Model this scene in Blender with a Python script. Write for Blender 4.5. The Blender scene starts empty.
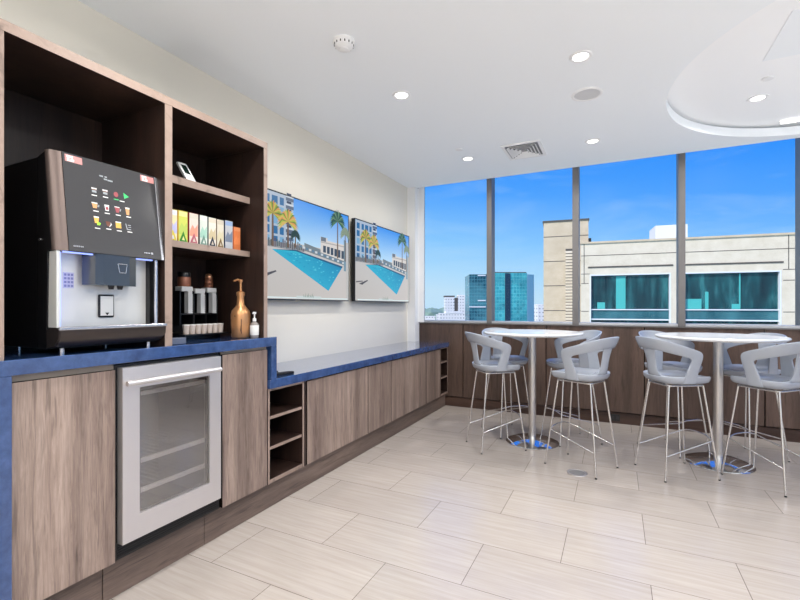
import bpy, bmesh, math, random
from mathutils import Vector, Matrix
random.seed(7)
S = bpy.context.scene
C = S.collection
PI = math.pi

# ------------------------------------------------------------------ colour + materials
def lin(v):
    v /= 255.0
    return v/12.92 if v <= 0.04045 else ((v+0.055)/1.055)**2.4
def rgb(r, g, b): return (lin(r), lin(g), lin(b), 1.0)

class NT:
    def __init__(s, nt): s.nt = nt
    def n(s, t, **kw):
        x = s.nt.nodes.new(t)
        for k, v in kw.items():
            if k in x.inputs.keys(): x.inputs[k].default_value = v
            else: setattr(x, k, v)
        return x
    def l(s, a, b): s.nt.links.new(a, b)

def mat(name, col=(0.8,0.8,0.8,1), rough=0.5, metal=0.0, emit=None, estr=1.0, coat=0.0, spec=0.5, aniso=0.0, noise=0.0, nscale=30):
    m = bpy.data.materials.new(name); m.use_nodes = True
    t = NT(m.node_tree); b = m.node_tree.nodes['Principled BSDF']
    b.inputs['Base Color'].default_value = col
    b.inputs['Roughness'].default_value = rough
    b.inputs['Metallic'].default_value = metal
    b.inputs['Specular IOR Level'].default_value = spec
    b.inputs['Coat Weight'].default_value = coat
    b.inputs['Anisotropic'].default_value = aniso
    if emit:
        b.inputs['Emission Color'].default_value = emit
        b.inputs['Emission Strength'].default_value = estr
    if noise:
        g = t.n('ShaderNodeNewGeometry'); nz = t.n('ShaderNodeTexNoise', Scale=nscale, Detail=4.0)
        t.l(g.outputs['Position'], nz.inputs['Vector'])
        mr = t.n('ShaderNodeMapRange'); mr.inputs['To Min'].default_value = 1-noise; mr.inputs['To Max'].default_value = 1+noise
        t.l(nz.outputs['Fac'], mr.inputs['Value'])
        mx = t.n('ShaderNodeVectorMath', operation='SCALE'); mx.inputs[0].default_value = col[:3]
        t.l(mr.outputs['Result'], mx.inputs['Scale']); t.l(mx.outputs['Vector'], b.inputs['Base Color'])
    return m

def wood(name, stops, scale, rough=0.45, fine=0.35, broad=0.5, contrast=(0.3,0.7), spec=0.4, streak=0.64, board=0.14):
    """laminate: 'scale' stretches the grain (small value = along the grain)"""
    m = bpy.data.materials.new(name); m.use_nodes = True
    t = NT(m.node_tree); b = m.node_tree.nodes['Principled BSDF']
    g = t.n('ShaderNodeNewGeometry')
    mp = t.n('ShaderNodeMapping'); mp.inputs['Scale'].default_value = scale
    t.l(g.outputs['Position'], mp.inputs['Vector'])
    n1 = t.n('ShaderNodeTexNoise', Scale=1.0, Detail=5.0, Roughness=0.6, Distortion=0.6)
    n2 = t.n('ShaderNodeTexNoise', Scale=6.0, Detail=6.0, Roughness=0.7, Distortion=1.2)
    n3 = t.n('ShaderNodeTexNoise', Scale=0.42, Detail=1.0)
    for n in (n1, n2, n3): t.l(mp.outputs['Vector'], n.inputs['Vector'])
    a = t.n('ShaderNodeMix'); a.inputs['Factor'].default_value = fine
    t.l(n1.outputs['Fac'], a.inputs[2]); t.l(n2.outputs['Fac'], a.inputs[3])
    a2 = t.n('ShaderNodeMix'); a2.inputs['Factor'].default_value = broad
    t.l(a.outputs[0], a2.inputs[2]); t.l(n3.outputs['Fac'], a2.inputs[3])
    mr = t.n('ShaderNodeMapRange'); mr.inputs['From Min'].default_value = contrast[0]; mr.inputs['From Max'].default_value = contrast[1]
    t.l(a2.outputs[0], mr.inputs['Value'])
    r = t.n('ShaderNodeValToRGB'); e = r.color_ramp.elements
    e[0].position = 0; e[0].color = stops[0]; e[1].position = 1; e[1].color = stops[-1]
    for i, c in enumerate(stops[1:-1]):
        x = e.new((i+1)/(len(stops)-1)); x.color = c
    t.l(mr.outputs['Result'], r.inputs['Fac'])
    n4 = t.n('ShaderNodeTexNoise', Scale=3.2, Detail=3.0, Roughness=0.5, Distortion=0.9); t.l(mp.outputs['Vector'], n4.inputs['Vector'])
    m4 = t.n('ShaderNodeMapRange'); m4.inputs['From Min'].default_value = 0.57; m4.inputs['From Max'].default_value = 0.70; m4.inputs['To Min'].default_value = 1.0; m4.inputs['To Max'].default_value = streak; t.l(n4.outputs['Fac'], m4.inputs['Value'])
    mp5 = t.n('ShaderNodeMapping'); mp5.inputs['Scale'].default_value = tuple(v*0.55 if v > 5 else v*0.12 for v in scale); mp5.inputs['Location'].default_value = (3.1,7.7,1.3); t.l(g.outputs['Position'], mp5.inputs['Vector'])
    n5 = t.n('ShaderNodeTexNoise', Scale=1.0, Detail=0.5); t.l(mp5.outputs['Vector'], n5.inputs['Vector'])
    m5 = t.n('ShaderNodeMapRange'); m5.inputs['From Min'].default_value = 0.35; m5.inputs['From Max'].default_value = 0.65; m5.inputs['To Min'].default_value = 1-board; m5.inputs['To Max'].default_value = 1+board*0.6; t.l(n5.outputs['Fac'], m5.inputs['Value'])
    mm = t.n('ShaderNodeMath', operation='MULTIPLY'); t.l(m4.outputs['Result'], mm.inputs[0]); t.l(m5.outputs['Result'], mm.inputs[1])
    vs = t.n('ShaderNodeVectorMath', operation='SCALE'); t.l(r.outputs['Color'], vs.inputs[0]); t.l(mm.outputs[0], vs.inputs['Scale']); t.l(vs.outputs['Vector'], b.inputs['Base Color'])
    b.inputs['Roughness'].default_value = rough; b.inputs['Specular IOR Level'].default_value = spec
    return m

def glass_pane(name, tint=(1,1,1,1), refl=0.08, rough=0.0):
    m = bpy.data.materials.new(name); m.use_nodes = True
    nt = m.node_tree; nt.nodes.remove(nt.nodes['Principled BSDF']); t = NT(nt)
    tr = t.n('ShaderNodeBsdfTransparent'); tr.inputs['Color'].default_value = tint
    gl = t.n('ShaderNodeBsdfGlossy'); gl.inputs['Roughness'].default_value = rough
    mx = t.n('ShaderNodeMixShader'); mx.inputs[0].default_value = refl
    t.l(tr.outputs[0], mx.inputs[1]); t.l(gl.outputs[0], mx.inputs[2])
    t.l(mx.outputs[0], nt.nodes['Material Output'].inputs['Surface'])
    return m

M = {}
M['ceiling'] = mat('ceiling_paint', (0.91,0.94,0.965,1), 0.9, spec=0.1)
M['wall'] = mat('cream_wall_paint', (0.80,0.755,0.66,1), 0.9, spec=0.15, noise=0.015, nscale=3)
M['wall_white'] = mat('white_wall_paint', (0.88,0.88,0.87,1), 0.9, spec=0.15)
WL = [rgb(82,68,62), rgb(126,108,99), rgb(152,133,121), rgb(178,158,145)]
M['wood'] = wood('grey_brown_laminate', WL, (1.0, 17.0, 1.0), 0.40, 0.50, 0.30, (0.34,0.64))
M['wood_h'] = wood('grey_brown_laminate_level_grain', [rgb(66,55,50), rgb(112,96,87), rgb(142,123,111)], (1.0, 0.9, 14.0), 0.42, 0.45, 0.3, (0.32,0.68))
M['wood_edge'] = wood('grey_brown_edge_band', [rgb(140,120,108), rgb(172,151,138)], (3.0, 3.0, 3.0), 0.45, 0.4, 0.2)
M['wood_dark'] = wood('dark_walnut_inside', [rgb(30,22,20), rgb(52,38,33), rgb(74,54,45)], (9.0, 9.0, 0.8), 0.38, 0.4, 0.3, (0.3,0.7), spec=0.35)
M['wood_panel'] = wood('brown_window_panel', [rgb(56,42,36), rgb(88,70,61), rgb(112,92,82)], (11.0, 1.0, 0.9), 0.40, 0.45, 0.35, (0.3,0.68))
M['wood_panel_dark'] = wood('brown_window_plinth', [rgb(48,32,26), rgb(72,52,44), rgb(90,68,58)], (1.0, 1.0, 12.0), 0.42)
M['blue'] = None
M['black'] = mat('black_plastic', rgb(18,18,20), 0.35)
M['steel_dark'] = mat('dark_grey_socket', rgb(40,40,42), 0.4)
M['black_matt'] = mat('black_shadow_gap', rgb(14,13,13), 0.8, spec=0.1)
M['steel'] = mat('brushed_steel', (0.62,0.60,0.585,1), 0.34, 1.0, aniso=0.5)
M['steel_satin'] = mat('pale_satin_steel', (0.72,0.69,0.68,1), 0.42, 0.85)
M['chrome'] = mat('polished_chrome', (0.78,0.79,0.80,1), 0.06, 1.0)
M['rod'] = mat('satin_chrome_rod', (0.70,0.68,0.66,1), 0.24, 1.0)
M['alu'] = mat('window_aluminium', rgb(118,115,114), 0.45, 0.35)
M['alu_light'] = mat('sill_aluminium', rgb(186,188,192), 0.35, 0.5)
M['white'] = mat('white_laminate', (0.86,0.86,0.86,1), 0.16, coat=0.3)
M['shell'] = mat('pale_grey_plastic', rgb(160,166,176), 0.20, coat=0.3)
M['fixture'] = mat('white_fixture', (0.86,0.86,0.86,1), 0.5)
M['grille'] = mat('grey_perforated_grille', (0.64,0.64,0.65,1), 0.6)
M['lens'] = mat('lamp_lens', (1,1,1,1), 0.5, emit=(1,0.97,0.93,1), estr=6.0)
M['glass'] = glass_pane('window_glass', (0.985,0.995,1,1), 0.006, 0.4)
M['glass_dark'] = glass_pane('cooler_glass', (0.86,0.84,0.82,1), 0.26)

def blue_mat():
    m = bpy.data.materials.new('blue_quartz'); m.use_nodes = True
    t = NT(m.node_tree); b = m.node_tree.nodes['Principled BSDF']
    g = t.n('ShaderNodeNewGeometry'); nz = t.n('ShaderNodeTexNoise', Scale=14.0, Detail=8.0, Roughness=0.7)
    t.l(g.outputs['Position'], nz.inputs['Vector'])
    r = t.n('ShaderNodeValToRGB'); e = r.color_ramp.elements
    e[0].position = 0.3; e[0].color = rgb(34,58,102); e[1].position = 0.72; e[1].color = rgb(64,94,146)
    t.l(nz.outputs['Fac'], r.inputs['Fac']); t.l(r.outputs['Color'], b.inputs['Base Color'])
    b.inputs['Roughness'].default_value = 0.16; b.inputs['Coat Weight'].default_value = 1.0; b.inputs['Coat Roughness'].default_value = 0.06
    return m
M['blue'] = blue_mat()

def floor_mat():
    m = bpy.data.materials.new('pale_plank_tiles'); m.use_nodes = True
    t = NT(m.node_tree); b = m.node_tree.nodes['Principled BSDF']
    g = t.n('ShaderNodeNewGeometry')
    ad = t.n('ShaderNodeVectorMath', operation='ADD'); ad.inputs[1].default_value = (0.2626-0.413+0.826*20, -2.437+0.4063*20, 0)
    t.l(g.outputs['Position'], ad.inputs[0])
    br = t.n('ShaderNodeTexBrick', offset=0.5, offset_frequency=2, squash=1.0, squash_frequency=2)
    br.inputs['Scale'].default_value = 1.0; br.inputs['Brick Width'].default_value = 0.826; br.inputs['Row Height'].default_value = 0.4063
    br.inputs['Mortar Size'].default_value = 0.0016; br.inputs['Mortar Smooth'].default_value = 0.1; br.inputs['Bias'].default_value = 0
    br.inputs['Color1'].default_value = (0.93,0.93,0.93,1); br.inputs['Color2'].default_value = (1.05,1.05,1.05,1); br.inputs['Mortar'].default_value = (0.30,0.28,0.27,1)
    t.l(ad.outputs['Vector'], br.inputs['Vector'])
    mp = t.n('ShaderNodeMapping'); mp.inputs['Scale'].default_value = (1.3, 26.0, 1)
    t.l(g.outputs['Position'], mp.inputs['Vector'])
    n1 = t.n('ShaderNodeTexNoise', Scale=1.6, Detail=6.0, Roughness=0.65, Distortion=0.3); t.l(mp.outputs['Vector'], n1.inputs['Vector'])
    r = t.n('ShaderNodeValToRGB'); e = r.color_ramp.elements
    e[0].position = 0.3; e[0].color = rgb(174,164,155); e[1].position = 0.75; e[1].color = rgb(192,183,175)
    t.l(n1.outputs['Fac'], r.inputs['Fac'])
    mx = t.n('ShaderNodeMix', data_type='RGBA', blend_type='MULTIPLY'); mx.inputs['Factor'].default_value = 1.0
    t.l(r.outputs['Color'], mx.inputs[6]); t.l(br.outputs['Color'], mx.inputs[7]); t.l(mx.outputs[2], b.inputs['Base Color'])
    b.inputs['Roughness'].default_value = 0.20; b.inputs['Specular IOR Level'].default_value = 0.6
    return m
M['floor'] = floor_mat()

# ------------------------------------------------------------------ objects
def wloc(o):
    v = Vector((0,0,0))
    while o is not None: v += o.location; o = o.parent
    return v
def obj(name, bm, m, parent=None, smooth=False, label=None):
    if parent is not None: bmesh.ops.translate(bm, verts=bm.verts, vec=-wloc(parent))
    me = bpy.data.meshes.new(name); bm.normal_update(); bm.to_mesh(me); bm.free()
    for x in (m if isinstance(m, (list, tuple)) else [m]): me.materials.append(x)
    if smooth:
        for p in me.polygons: p.use_smooth = True
        if smooth != 'all': me.set_sharp_from_angle(angle=math.radians(smooth if smooth is not True else 35))
    o = bpy.data.objects.new(name, me); C.objects.link(o)
    if parent is not None: o.parent = parent
    if label: o['label'] = label
    return o
def tag(o, label, cat, group=None, kind=None):
    o['label'] = label; o['category'] = cat
    if group: o['group'] = group
    if kind: o['kind'] = kind
    return o
def thing(name, label, cat, loc=(0,0,0), group=None):
    o = bpy.data.objects.new(name, None); C.objects.link(o); o.location = loc
    o.empty_display_size = 0.05
    return tag(o, label, cat, group)
def struct(name, bm, m, label=None, smooth=False):
    o = obj(name, bm, m, None, smooth); o['kind'] = 'structure'
    if label: o['label'] = label
    return o
def move_to_base(o, p):
    """put a one-mesh thing's origin at its base"""
    o.data.transform(Matrix.Translation(-Vector(p))); o.location = p
    return o
def copy_tree(o, parent=None):
    c = o.copy(); C.objects.link(c); c.parent = parent
    for ch in list(o.children): copy_tree(ch, c)
    return c

# ------------------------------------------------------------------ shapes
def bx(x0, x1, y0, y1, z0, z1, bev=0.0, bm=None, mi=0, front=None, seg=2):
    """box into bm; 'front' = material index for the faces that look along +x"""
    own = bm is None
    if own: bm = bmesh.new()
    t = bmesh.new(); bmesh.ops.create_cube(t, size=1.0)
    for v in t.verts: v.co = Vector(((x0+x1)/2 + v.co.x*(x1-x0), (y0+y1)/2 + v.co.y*(y1-y0), (z0+z1)/2 + v.co.z*(z1-z0)))
    t.normal_update()
    for f in t.faces:
        f.material_index = mi
        if front is not None and f.normal.x > 0.9: f.material_index = front
    if bev: bmesh.ops.bevel(t, geom=list(t.edges), offset=bev, segments=seg, affect='EDGES', profile=0.5)
    merge(bm, t); return bm
def merge(bm, t):
    me = bpy.data.meshes.new('tmp'); t.to_mesh(me); t.free(); bm.from_mesh(me); bpy.data.meshes.remove(me)
def frame_of(d):
    d = d.normalized(); a = Vector((0,0,1)) if abs(d.z) < 0.9 else Vector((1,0,0))
    u = d.cross(a).normalized(); return u, d.cross(u).normalized()
def tube(path, r, seg=10, bm=None, closed=False, mi=0, caps=True):
    if bm is None: bm = bmesh.new()
    P = [Vector(p) for p in path]; n = len(P); rings = []
    rr = r if isinstance(r, (list, tuple)) else [r]*n
    u = None
    for i in range(n):
        a = P[i-1] if (i > 0 or closed) else P[i]; b = P[(i+1) % n] if (i < n-1 or closed) else P[i]
        d = (b-a).normalized()
        if u is None: u, w = frame_of(d)
        else:
            u = (u - d*u.dot(d)).normalized(); w = d.cross(u)
        rings.append([bm.verts.new(P[i] + (u*math.cos(2*PI*k/seg) + w*math.sin(2*PI*k/seg))*rr[i]) for k in range(seg)])
    m = n if closed else n-1
    for i in range(m):
        A, B = rings[i], rings[(i+1) % n]
        for k in range(seg):
            f = bm.faces.new((A[k], A[(k+1)%seg], B[(k+1)%seg], B[k])); f.material_index = mi
    if caps and not closed:
        f = bm.faces.new(rings[0][::-1]); f.material_index = mi
        f = bm.faces.new(rings[-1]); f.material_index = mi
    bmesh.ops.recalc_face_normals(bm, faces=bm.faces[:])
    return bm
def lathe(prof, c=(0,0,0), seg=32, bm=None, mi=0):
    """prof: list of (radius, z); ends with radius 0 close the shape"""
    if bm is None: bm = bmesh.new()
    c = Vector(c); rings = []
    for r, z in prof:
        if r < 1e-6: rings.append([bm.verts.new(c + Vector((0,0,z)))])
        else: rings.append([bm.verts.new(c + Vector((r*math.cos(2*PI*k/seg), r*math.sin(2*PI*k/seg), z))) for k in range(seg)])
    fs = []
    for A, B in zip(rings, rings[1:]):
        if len(A) == 1 and len(B) == 1: continue
        for k in range(seg):
            if len(A) == 1: fs.append(bm.faces.new((A[0], B[(k+1)%seg], B[k])))
            elif len(B) == 1: fs.append(bm.faces.new((A[k], A[(k+1)%seg], B[0])))
            else: fs.append(bm.faces.new((A[k], A[(k+1)%seg], B[(k+1)%seg], B[k])))
    for f in fs: f.material_index = mi
    bmesh.ops.recalc_face_normals(bm, faces=bm.faces[:])
    return bm
def prism(pts, depth, to3, bm=None, mi=0, bev=0):
    """2-D outline 'pts' extruded by depth; to3(a, b, d) gives the point in space"""
    t = bmesh.new()
    A = [t.verts.new(to3(a, b, 0)) for a, b in pts]; B = [t.verts.new(to3(a, b, depth)) for a, b in pts]
    t.faces.new(A[::-1]); t.faces.new(B); n = len(pts)
    for i in range(n): t.faces.new((A[i], A[(i+1)%n], B[(i+1)%n], B[i]))
    bmesh.ops.recalc_face_normals(t, faces=t.faces[:])
    if bev: bmesh.ops.bevel(t, geom=list(t.edges), offset=bev, segments=2, affect='EDGES')
    for f in t.faces: f.material_index = mi
    if bm is None: return t
    merge(bm, t); return bm
def catmull(P, per):
    P = [Vector(p) for p in P]; out = []
    for i in range(len(P)-1):
        p0 = P[i-1] if i > 0 else P[i]*2-P[i+1]; p1 = P[i]; p2 = P[i+1]; p3 = P[i+2] if i+2 < len(P) else P[i+1]*2-P[i]
        for k in range(per):
            t = k/per
            out.append(0.5*((2*p1)+(p2-p0)*t+(2*p0-5*p1+4*p2-p3)*t*t+(3*p1-p0-3*p2+p3)*t**3))
    out.append(P[-1]); return out

# ================================================================== THE ROOM
H = 3.0
struct('floor', bx(-2.7, 4.2, -3.4, 5.66, -0.12, 0.0), M['floor'])
struct('wall_left', bx(-2.80, -2.60, -3.4, 5.75, 0.0, 3.4), M['wall'])
struct('wall_back', bx(-2.7, 4.2, -3.6, -3.4, 0.0, 3.4), M['wall_white'])
bm = bx(4.2, 4.4, -3.6, 5.75, 0, 0.9)
bx(4.2, 4.4, -3.6, 5.75, 2.85, 3.4, bm=bm)
for y in (-3.6, -1.2, 1.1, 3.4, 5.55): bx(4.2, 4.4, y, y+0.2, 0.9, 2.85, bm=bm)
struct('wall_right', bm, M['wall_white'])
# ceiling with the round raised tray
def ceiling():
    cx, cy, R, zt = 1.80, 4.02, 1.44, 3.11
    x0, x1, y0, y1 = -2.7, 4.25, -3.45, 5.56
    bm = bmesh.new(); N = 96
    def edge(a):
        dx, dy = math.cos(a), math.sin(a); t = 1e9
        if dx > 1e-9: t = min(t, (x1-cx)/dx)
        if dx < -1e-9: t = min(t, (x0-cx)/dx)
        if dy > 1e-9: t = min(t, (y1-cy)/dy)
        if dy < -1e-9: t = min(t, (y0-cy)/dy)
        return (cx+dx*t, cy+dy*t)
    angs = [2*PI*k/N for k in range(N)] + [math.atan2(y-cy, x-cx) % (2*PI) for x in (x0,x1) for y in (y0,y1)]
    angs = sorted(set(angs)); n = len(angs)
    O = [bm.verts.new((*edge(a), H)) for a in angs]
    I = [bm.verts.new((cx+R*math.cos(a), cy+R*math.sin(a), H)) for a in angs]
    T = [bm.verts.new((cx+R*math.cos(a), cy+R*math.sin(a), zt-0.030)) for a in angs]
    T2 = [bm.verts.new((cx+(R+0.09)*math.cos(a), cy+(R+0.09)*math.sin(a), zt-0.030)) for a in angs]
    T3 = [bm.verts.new((cx+(R+0.09)*math.cos(a), cy+(R+0.09)*math.sin(a), zt)) for a in angs]
    OT = [bm.verts.new((*edge(a), 3.4)) for a in angs]
    for i in range(n):
        j = (i+1) % n
        bm.faces.new((O[i], O[j], I[j], I[i])); bm.faces.new((I[i], I[j], T[j], T[i]))
        bm.faces.new((T[i], T[j], T2[j], T2[i])); bm.faces.new((T2[i], T2[j], T3[j], T3[i])); bm.faces.new((O[j], O[i], OT[i], OT[j]))
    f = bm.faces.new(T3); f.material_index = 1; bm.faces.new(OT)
    bmesh.ops.recalc_face_normals(bm, faces=bm.faces[:])
    return bm
struct('ceiling', ceiling(), [M['ceiling'], mat('lit_tray_paint', (0.97,0.975,0.98,1), 0.9, spec=0.1)])  # tray top coloured whiter to stand in for cove lighting
bm = bx(-2.7, 4.25, 5.56, 5.95, 3.30, 3.4); struct('trim_1', bm, M['ceiling'])          # closes the pocket above the glass
# pier at the left end of the window wall
bm = bx(-2.60, -2.48, 5.49, 5.66, 0.868, H); bx(-2.48, -2.40, 5.60, 5.625, 1.132, 3.3, bm=bm)
struct('wall_pier', bm, M['wall_white'])
# panelled wall below the windows
joints = [-2.48, -1.838, -0.774, 0.286, 1.355, 2.42, 3.48, 4.2]
bm = bx(-2.48, 4.2, 5.655, 5.90, 0.10, 1.12)
struct('wall_front', bm, M['black_matt'])
for i, (a, b) in enumerate(zip(joints, joints[1:])):
    o = struct('wall_panel', bx(a+0.006, b-0.006, 5.62, 5.655, 0.135, 1.118, 0.002), M['wood_panel'])
struct('baseboard_front', bx(-2.1, 4.2, 5.635, 5.655, 0.0, 0.122), M['wood_panel_dark'])
bm = bx(-2.48, 4.2, 5.605, 5.86, 1.118, 1.132, 0.003)
struct('trim_2', bm, M['alu'])
# windows: mullions, rails, one pane each
mull = [(-2.58,-2.46), (-1.512,-1.447), (-0.470,-0.398), (0.606,0.672), (1.635,1.72), (2.64,2.71), (3.70,3.77), (4.18,4.2)]
for i in range(7):
    a, b = mull[i][1], mull[i+1][0]
    bm = bx(mull[i+1][0], mull[i+1][1], 5.60, 5.78, 1.132, 3.3, 0.003)
    if i == 0: bx(mull[0][0], mull[0][1], 5.67, 5.78, 1.132, 3.3, bm=bm)
    w = struct('window_%d' % (i+1), bm, M['alu'])
    bm = bx(max(a,-2.40), b, 5.61, 5.76, 1.132, 1.162, 0.004); bx(a, b, 5.66, 5.76, 3.2, 3.3, bm=bm)
    r = obj('bottom_rail', bm, M['alu_light'], w)
    obj('window_glass', bx(a, b, 5.715, 5.721, 1.162, 3.2), M['glass'], w)
for i, (a, b) in enumerate(((-3.4,-1.2), (-1.0,1.1), (1.3,3.4), (3.6,5.55))):       # unseen side-wall windows, added to let in more daylight
    w = struct('window_%d' % (i+8), bx(4.23, 4.37, (a+b)/2-0.03, (a+b)/2+0.03, 0.9, 2.85), M['alu'])
    obj('window_glass', bx(4.30, 4.306, a, b, 0.9, 2.85), M['glass'], w)

# ------------------------------------------------------------------ ceiling fixtures
def downlight(x, y, z, label, power):
    t = thing('ceiling_light', label, 'ceiling light', (x, y, z), 'recessed ceiling downlights')
    obj('trim_ring', lathe([(0.048,-0.003),(0.052,-0.008),(0.068,-0.006),(0.072,0.0),(0.048,0.0),(0.048,-0.003)], (x,y,z), 32), M['fixture'], t, True)
    obj('lens', lathe([(0,-0.0035),(0.048,-0.003),(0.048,0),(0,0)], (x,y,z), 32), M['lens'], t, True)
    L = bpy.data.lights.new('downlight_lamp', 'AREA'); L.shape = 'DISK'; L.size = 0.12; L.energy = power; L.color = (1,0.975,0.945); L.spread = math.radians(165)
    o = bpy.data.objects.new('downlight_lamp', L); C.objects.link(o); o.parent = t; o.location = (0,0,-0.012)
    return t
PW = 14
downlight(-1.50, 3.06, H, 'round recessed downlight above the first wall screen', PW)
downlight(-0.21, 3.11, H, 'round recessed downlight nearest the camera, beside the ceiling speaker', PW)
downlight(-1.48, 4.70, H, 'round recessed downlight left of the square air vent, with a small cap beside it', PW)
downlight(-0.21, 4.756, H, 'round recessed downlight right of the square air vent, near the windows', PW)
downlight(1.07, 4.64, 3.11, 'round recessed downlight inside the round raised ceiling tray', PW)
for x, y in ((-1.50,1.42), (-0.21,1.46), (1.08,1.46), (2.5,1.46), (-1.50,-0.22), (-0.21,-0.22), (1.08,-0.22), (2.5,-0.22), (-0.21,-1.9), (1.8,-1.9)):  # downlight grid continued out of view, added for room brightness
    downlight(x, y, H, 'added round recessed fill downlight behind the camera, outside the photo', PW)
downlight(2.5, 4.64, 3.11, 'added round recessed fill downlight in the ceiling tray, right of the photo', PW)

def uplighter(x, y, label, power):
    """low bowl uplighter added out of view to brighten the ceiling"""
    t = thing('fill_uplighter', label, 'added fill light', (x,y,0), 'added bowl fill lights outside the photo')
    obj('base', lathe([(0,0.001),(0.15,0.001),(0.15,0.015),(0.02,0.03),(0,0.03)], (x,y,0), 32), M['steel'], t, 30)
    obj('pole', lathe([(0,0.03),(0.014,0.03),(0.014,0.98),(0,0.98)], (x,y,0), 16), M['steel'], t, 30)
    obj('bowl', lathe([(0,0.97),(0.06,0.975),(0.15,1.02),(0.19,1.08),(0.185,1.08),(0.145,1.03),(0,1.0)], (x,y,0), 40), M['fixture'], t, 30)
    L = bpy.data.lights.new('fill_uplight', 'AREA'); L.shape = 'DISK'; L.size = 0.26; L.energy = power; L.color = (1,0.985,0.965)
    o = bpy.data.objects.new('fill_uplight', L); C.objects.link(o); o.parent = t; o.location = (0,0,1.06); o.rotation_euler = (PI,0,0)
for x, y, lab in ((3.3,1.3,'added steel bowl fill light by the side windows, right of the photo'), (3.3,4.3,'added steel bowl fill light near the window corner, right of the photo'),
                  (-1.3,-1.7,'added steel bowl fill light behind the camera, left side'), (1.5,-1.7,'added steel bowl fill light behind the camera, right side')): uplighter(x, y, lab, 22 if y > 4 else 44)

t = thing('smoke_detector', 'white domed smoke detector on the ceiling near the top of the photo', 'smoke detector', (-1.516,2.28,H))
obj('base', lathe([(0,0),(0.066,0),(0.068,-0.012),(0.060,-0.020),(0,-0.020)], (-1.516,2.28,H), 40), M['fixture'], t, True)
obj('dome', lathe([(0.060,-0.019),(0.058,-0.034),(0.046,-0.046),(0.030,-0.050),(0.028,-0.056),(0.014,-0.060),(0,-0.060)], (-1.516,2.28,H), 40), M['fixture'], t, True)
bm = bmesh.new()
for k in range(14):
    a = 2*PI*k/14; c = (-1.516+0.0585*math.cos(a), 2.28+0.0585*math.sin(a), H-0.027)
    tube([(c[0],c[1],c[2]+0.006),(c[0],c[1],c[2]-0.006)], 0.0035, 6, bm)
obj('vent_slots', bm, M['black_matt'], t)

t = thing('ceiling_speaker', 'round white perforated ceiling speaker behind the nearest downlight', 'speaker', (-0.203,3.685,H))
obj('rim', lathe([(0.092,0),(0.114,0),(0.112,-0.006),(0.102,-0.010),(0.094,-0.008),(0.092,0)], (-0.203,3.685,H), 48), M['fixture'], t, True)
obj('grille', lathe([(0,-0.006),(0.099,-0.005),(0.099,0),(0,0)], (-0.203,3.685,H), 48), M['grille'], t, True)

t = thing('air_vent', 'square white louvred air vent in the ceiling before the windows', 'air vent', (-0.87,4.71,H))
vx, vy, hx, hy = -0.87, 4.71, 0.195, 0.235
bm = bmesh.new()
bx(vx-hx, vx+hx, vy-hy, vy-hy+0.03, H-0.014, H, 0.003, bm); bx(vx-hx, vx+hx, vy+hy-0.03, vy+hy, H-0.014, H, 0.003, bm)
bx(vx-hx, vx-hx+0.03, vy-hy+0.03, vy+hy-0.03, H-0.014, H, 0.003, bm); bx(vx+hx-0.03, vx+hx, vy-hy+0.03, vy+hy-0.03, H-0.014, H, 0.003, bm)
obj('frame', bm, M['fixture'], t)
obj('backing', bx(vx-hx+0.03, vx+hx-0.03, vy-hy+0.03, vy+hy-0.03, H-0.003, H), mat('vent_duct_grey', (0.24,0.24,0.25,1), 0.8), t)
def blade(p, q, out, parent):
    """sloping blade between p and q, leaning towards 'out'"""
    p = Vector((*p, H-0.004)); q = Vector((*q, H-0.004)); d = Vector((*out, 0))*0.022 + Vector((0,0,-0.018)); n = Vector((0,0,0.003))
    b = bmesh.new(); v = [b.verts.new(x) for x in (p, q, q+d, p+d, p+n, q+n, q+d+n, p+d+n)]
    for f in ((0,1,2,3),(7,6,5,4),(0,4,5,1),(1,5,6,2),(2,6,7,3),(3,7,4,0)): b.faces.new([v[i] for i in f])
    bmesh.ops.recalc_face_normals(b, faces=b.faces[:])
    obj('louvre_blade', b, M['fixture'], parent)
for k in range(4):
    s = 0.22 + 0.22*k; ax, ay = (hx-0.05)*s, (hy-0.05)*s
    blade((vx-ax, vy-ay), (vx+ax, vy-ay), (0,-1), t); blade((vx-ax, vy+ay), (vx+ax, vy+ay), (0,1), t)
    blade((vx-ax, vy-ay), (vx-ax, vy+ay), (-1,0), t); blade((vx+ax, vy-ay), (vx+ax, vy+ay), (1,0), t)

o = obj('sprinkler_cover', lathe([(0,-0.008),(0.034,-0.007),(0.040,0),(0,0)], (-1.48,4.391,H), 28), M['fixture'], None, True)
tag(move_to_base(o, (-1.48,4.391,H)), 'small white sprinkler cap on the flat ceiling near the air vent', 'sprinkler cover')
o = obj('sprinkler_cover', lathe([(0,-0.012),(0.036,-0.010),(0.042,0),(0,0)], (1.048,4.273,3.11), 28), M['fixture'], None, True)
tag(move_to_base(o, (1.048,4.273,3.11)), 'small white sprinkler cap inside the round ceiling tray', 'sprinkler cover')
o = obj('access_panel', bx(0.94,1.52,3.36,3.96,3.106,3.11,0.001), M['ceiling'])
tag(move_to_base(o, (0.94,3.36,3.106)), 'white square access panel flush in the ceiling tray', 'access panel')
t = thing('cove_light', 'short bright linear light at the far rim of the ceiling tray', 'linear light', (1.50,5.40,3.09))
obj('housing', bx(1.40,1.62,5.33,5.36,3.085,3.108,0.002), M['fixture'], t)
obj('diffuser', bx(1.402,1.618,5.325,5.331,3.087,3.106), M['lens'], t)

# ================================================================== LEFT WALL JOINERY
FX = -2.05           # door fronts
BX = -2.598
CT, CB = 1.149, 1.089
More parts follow.
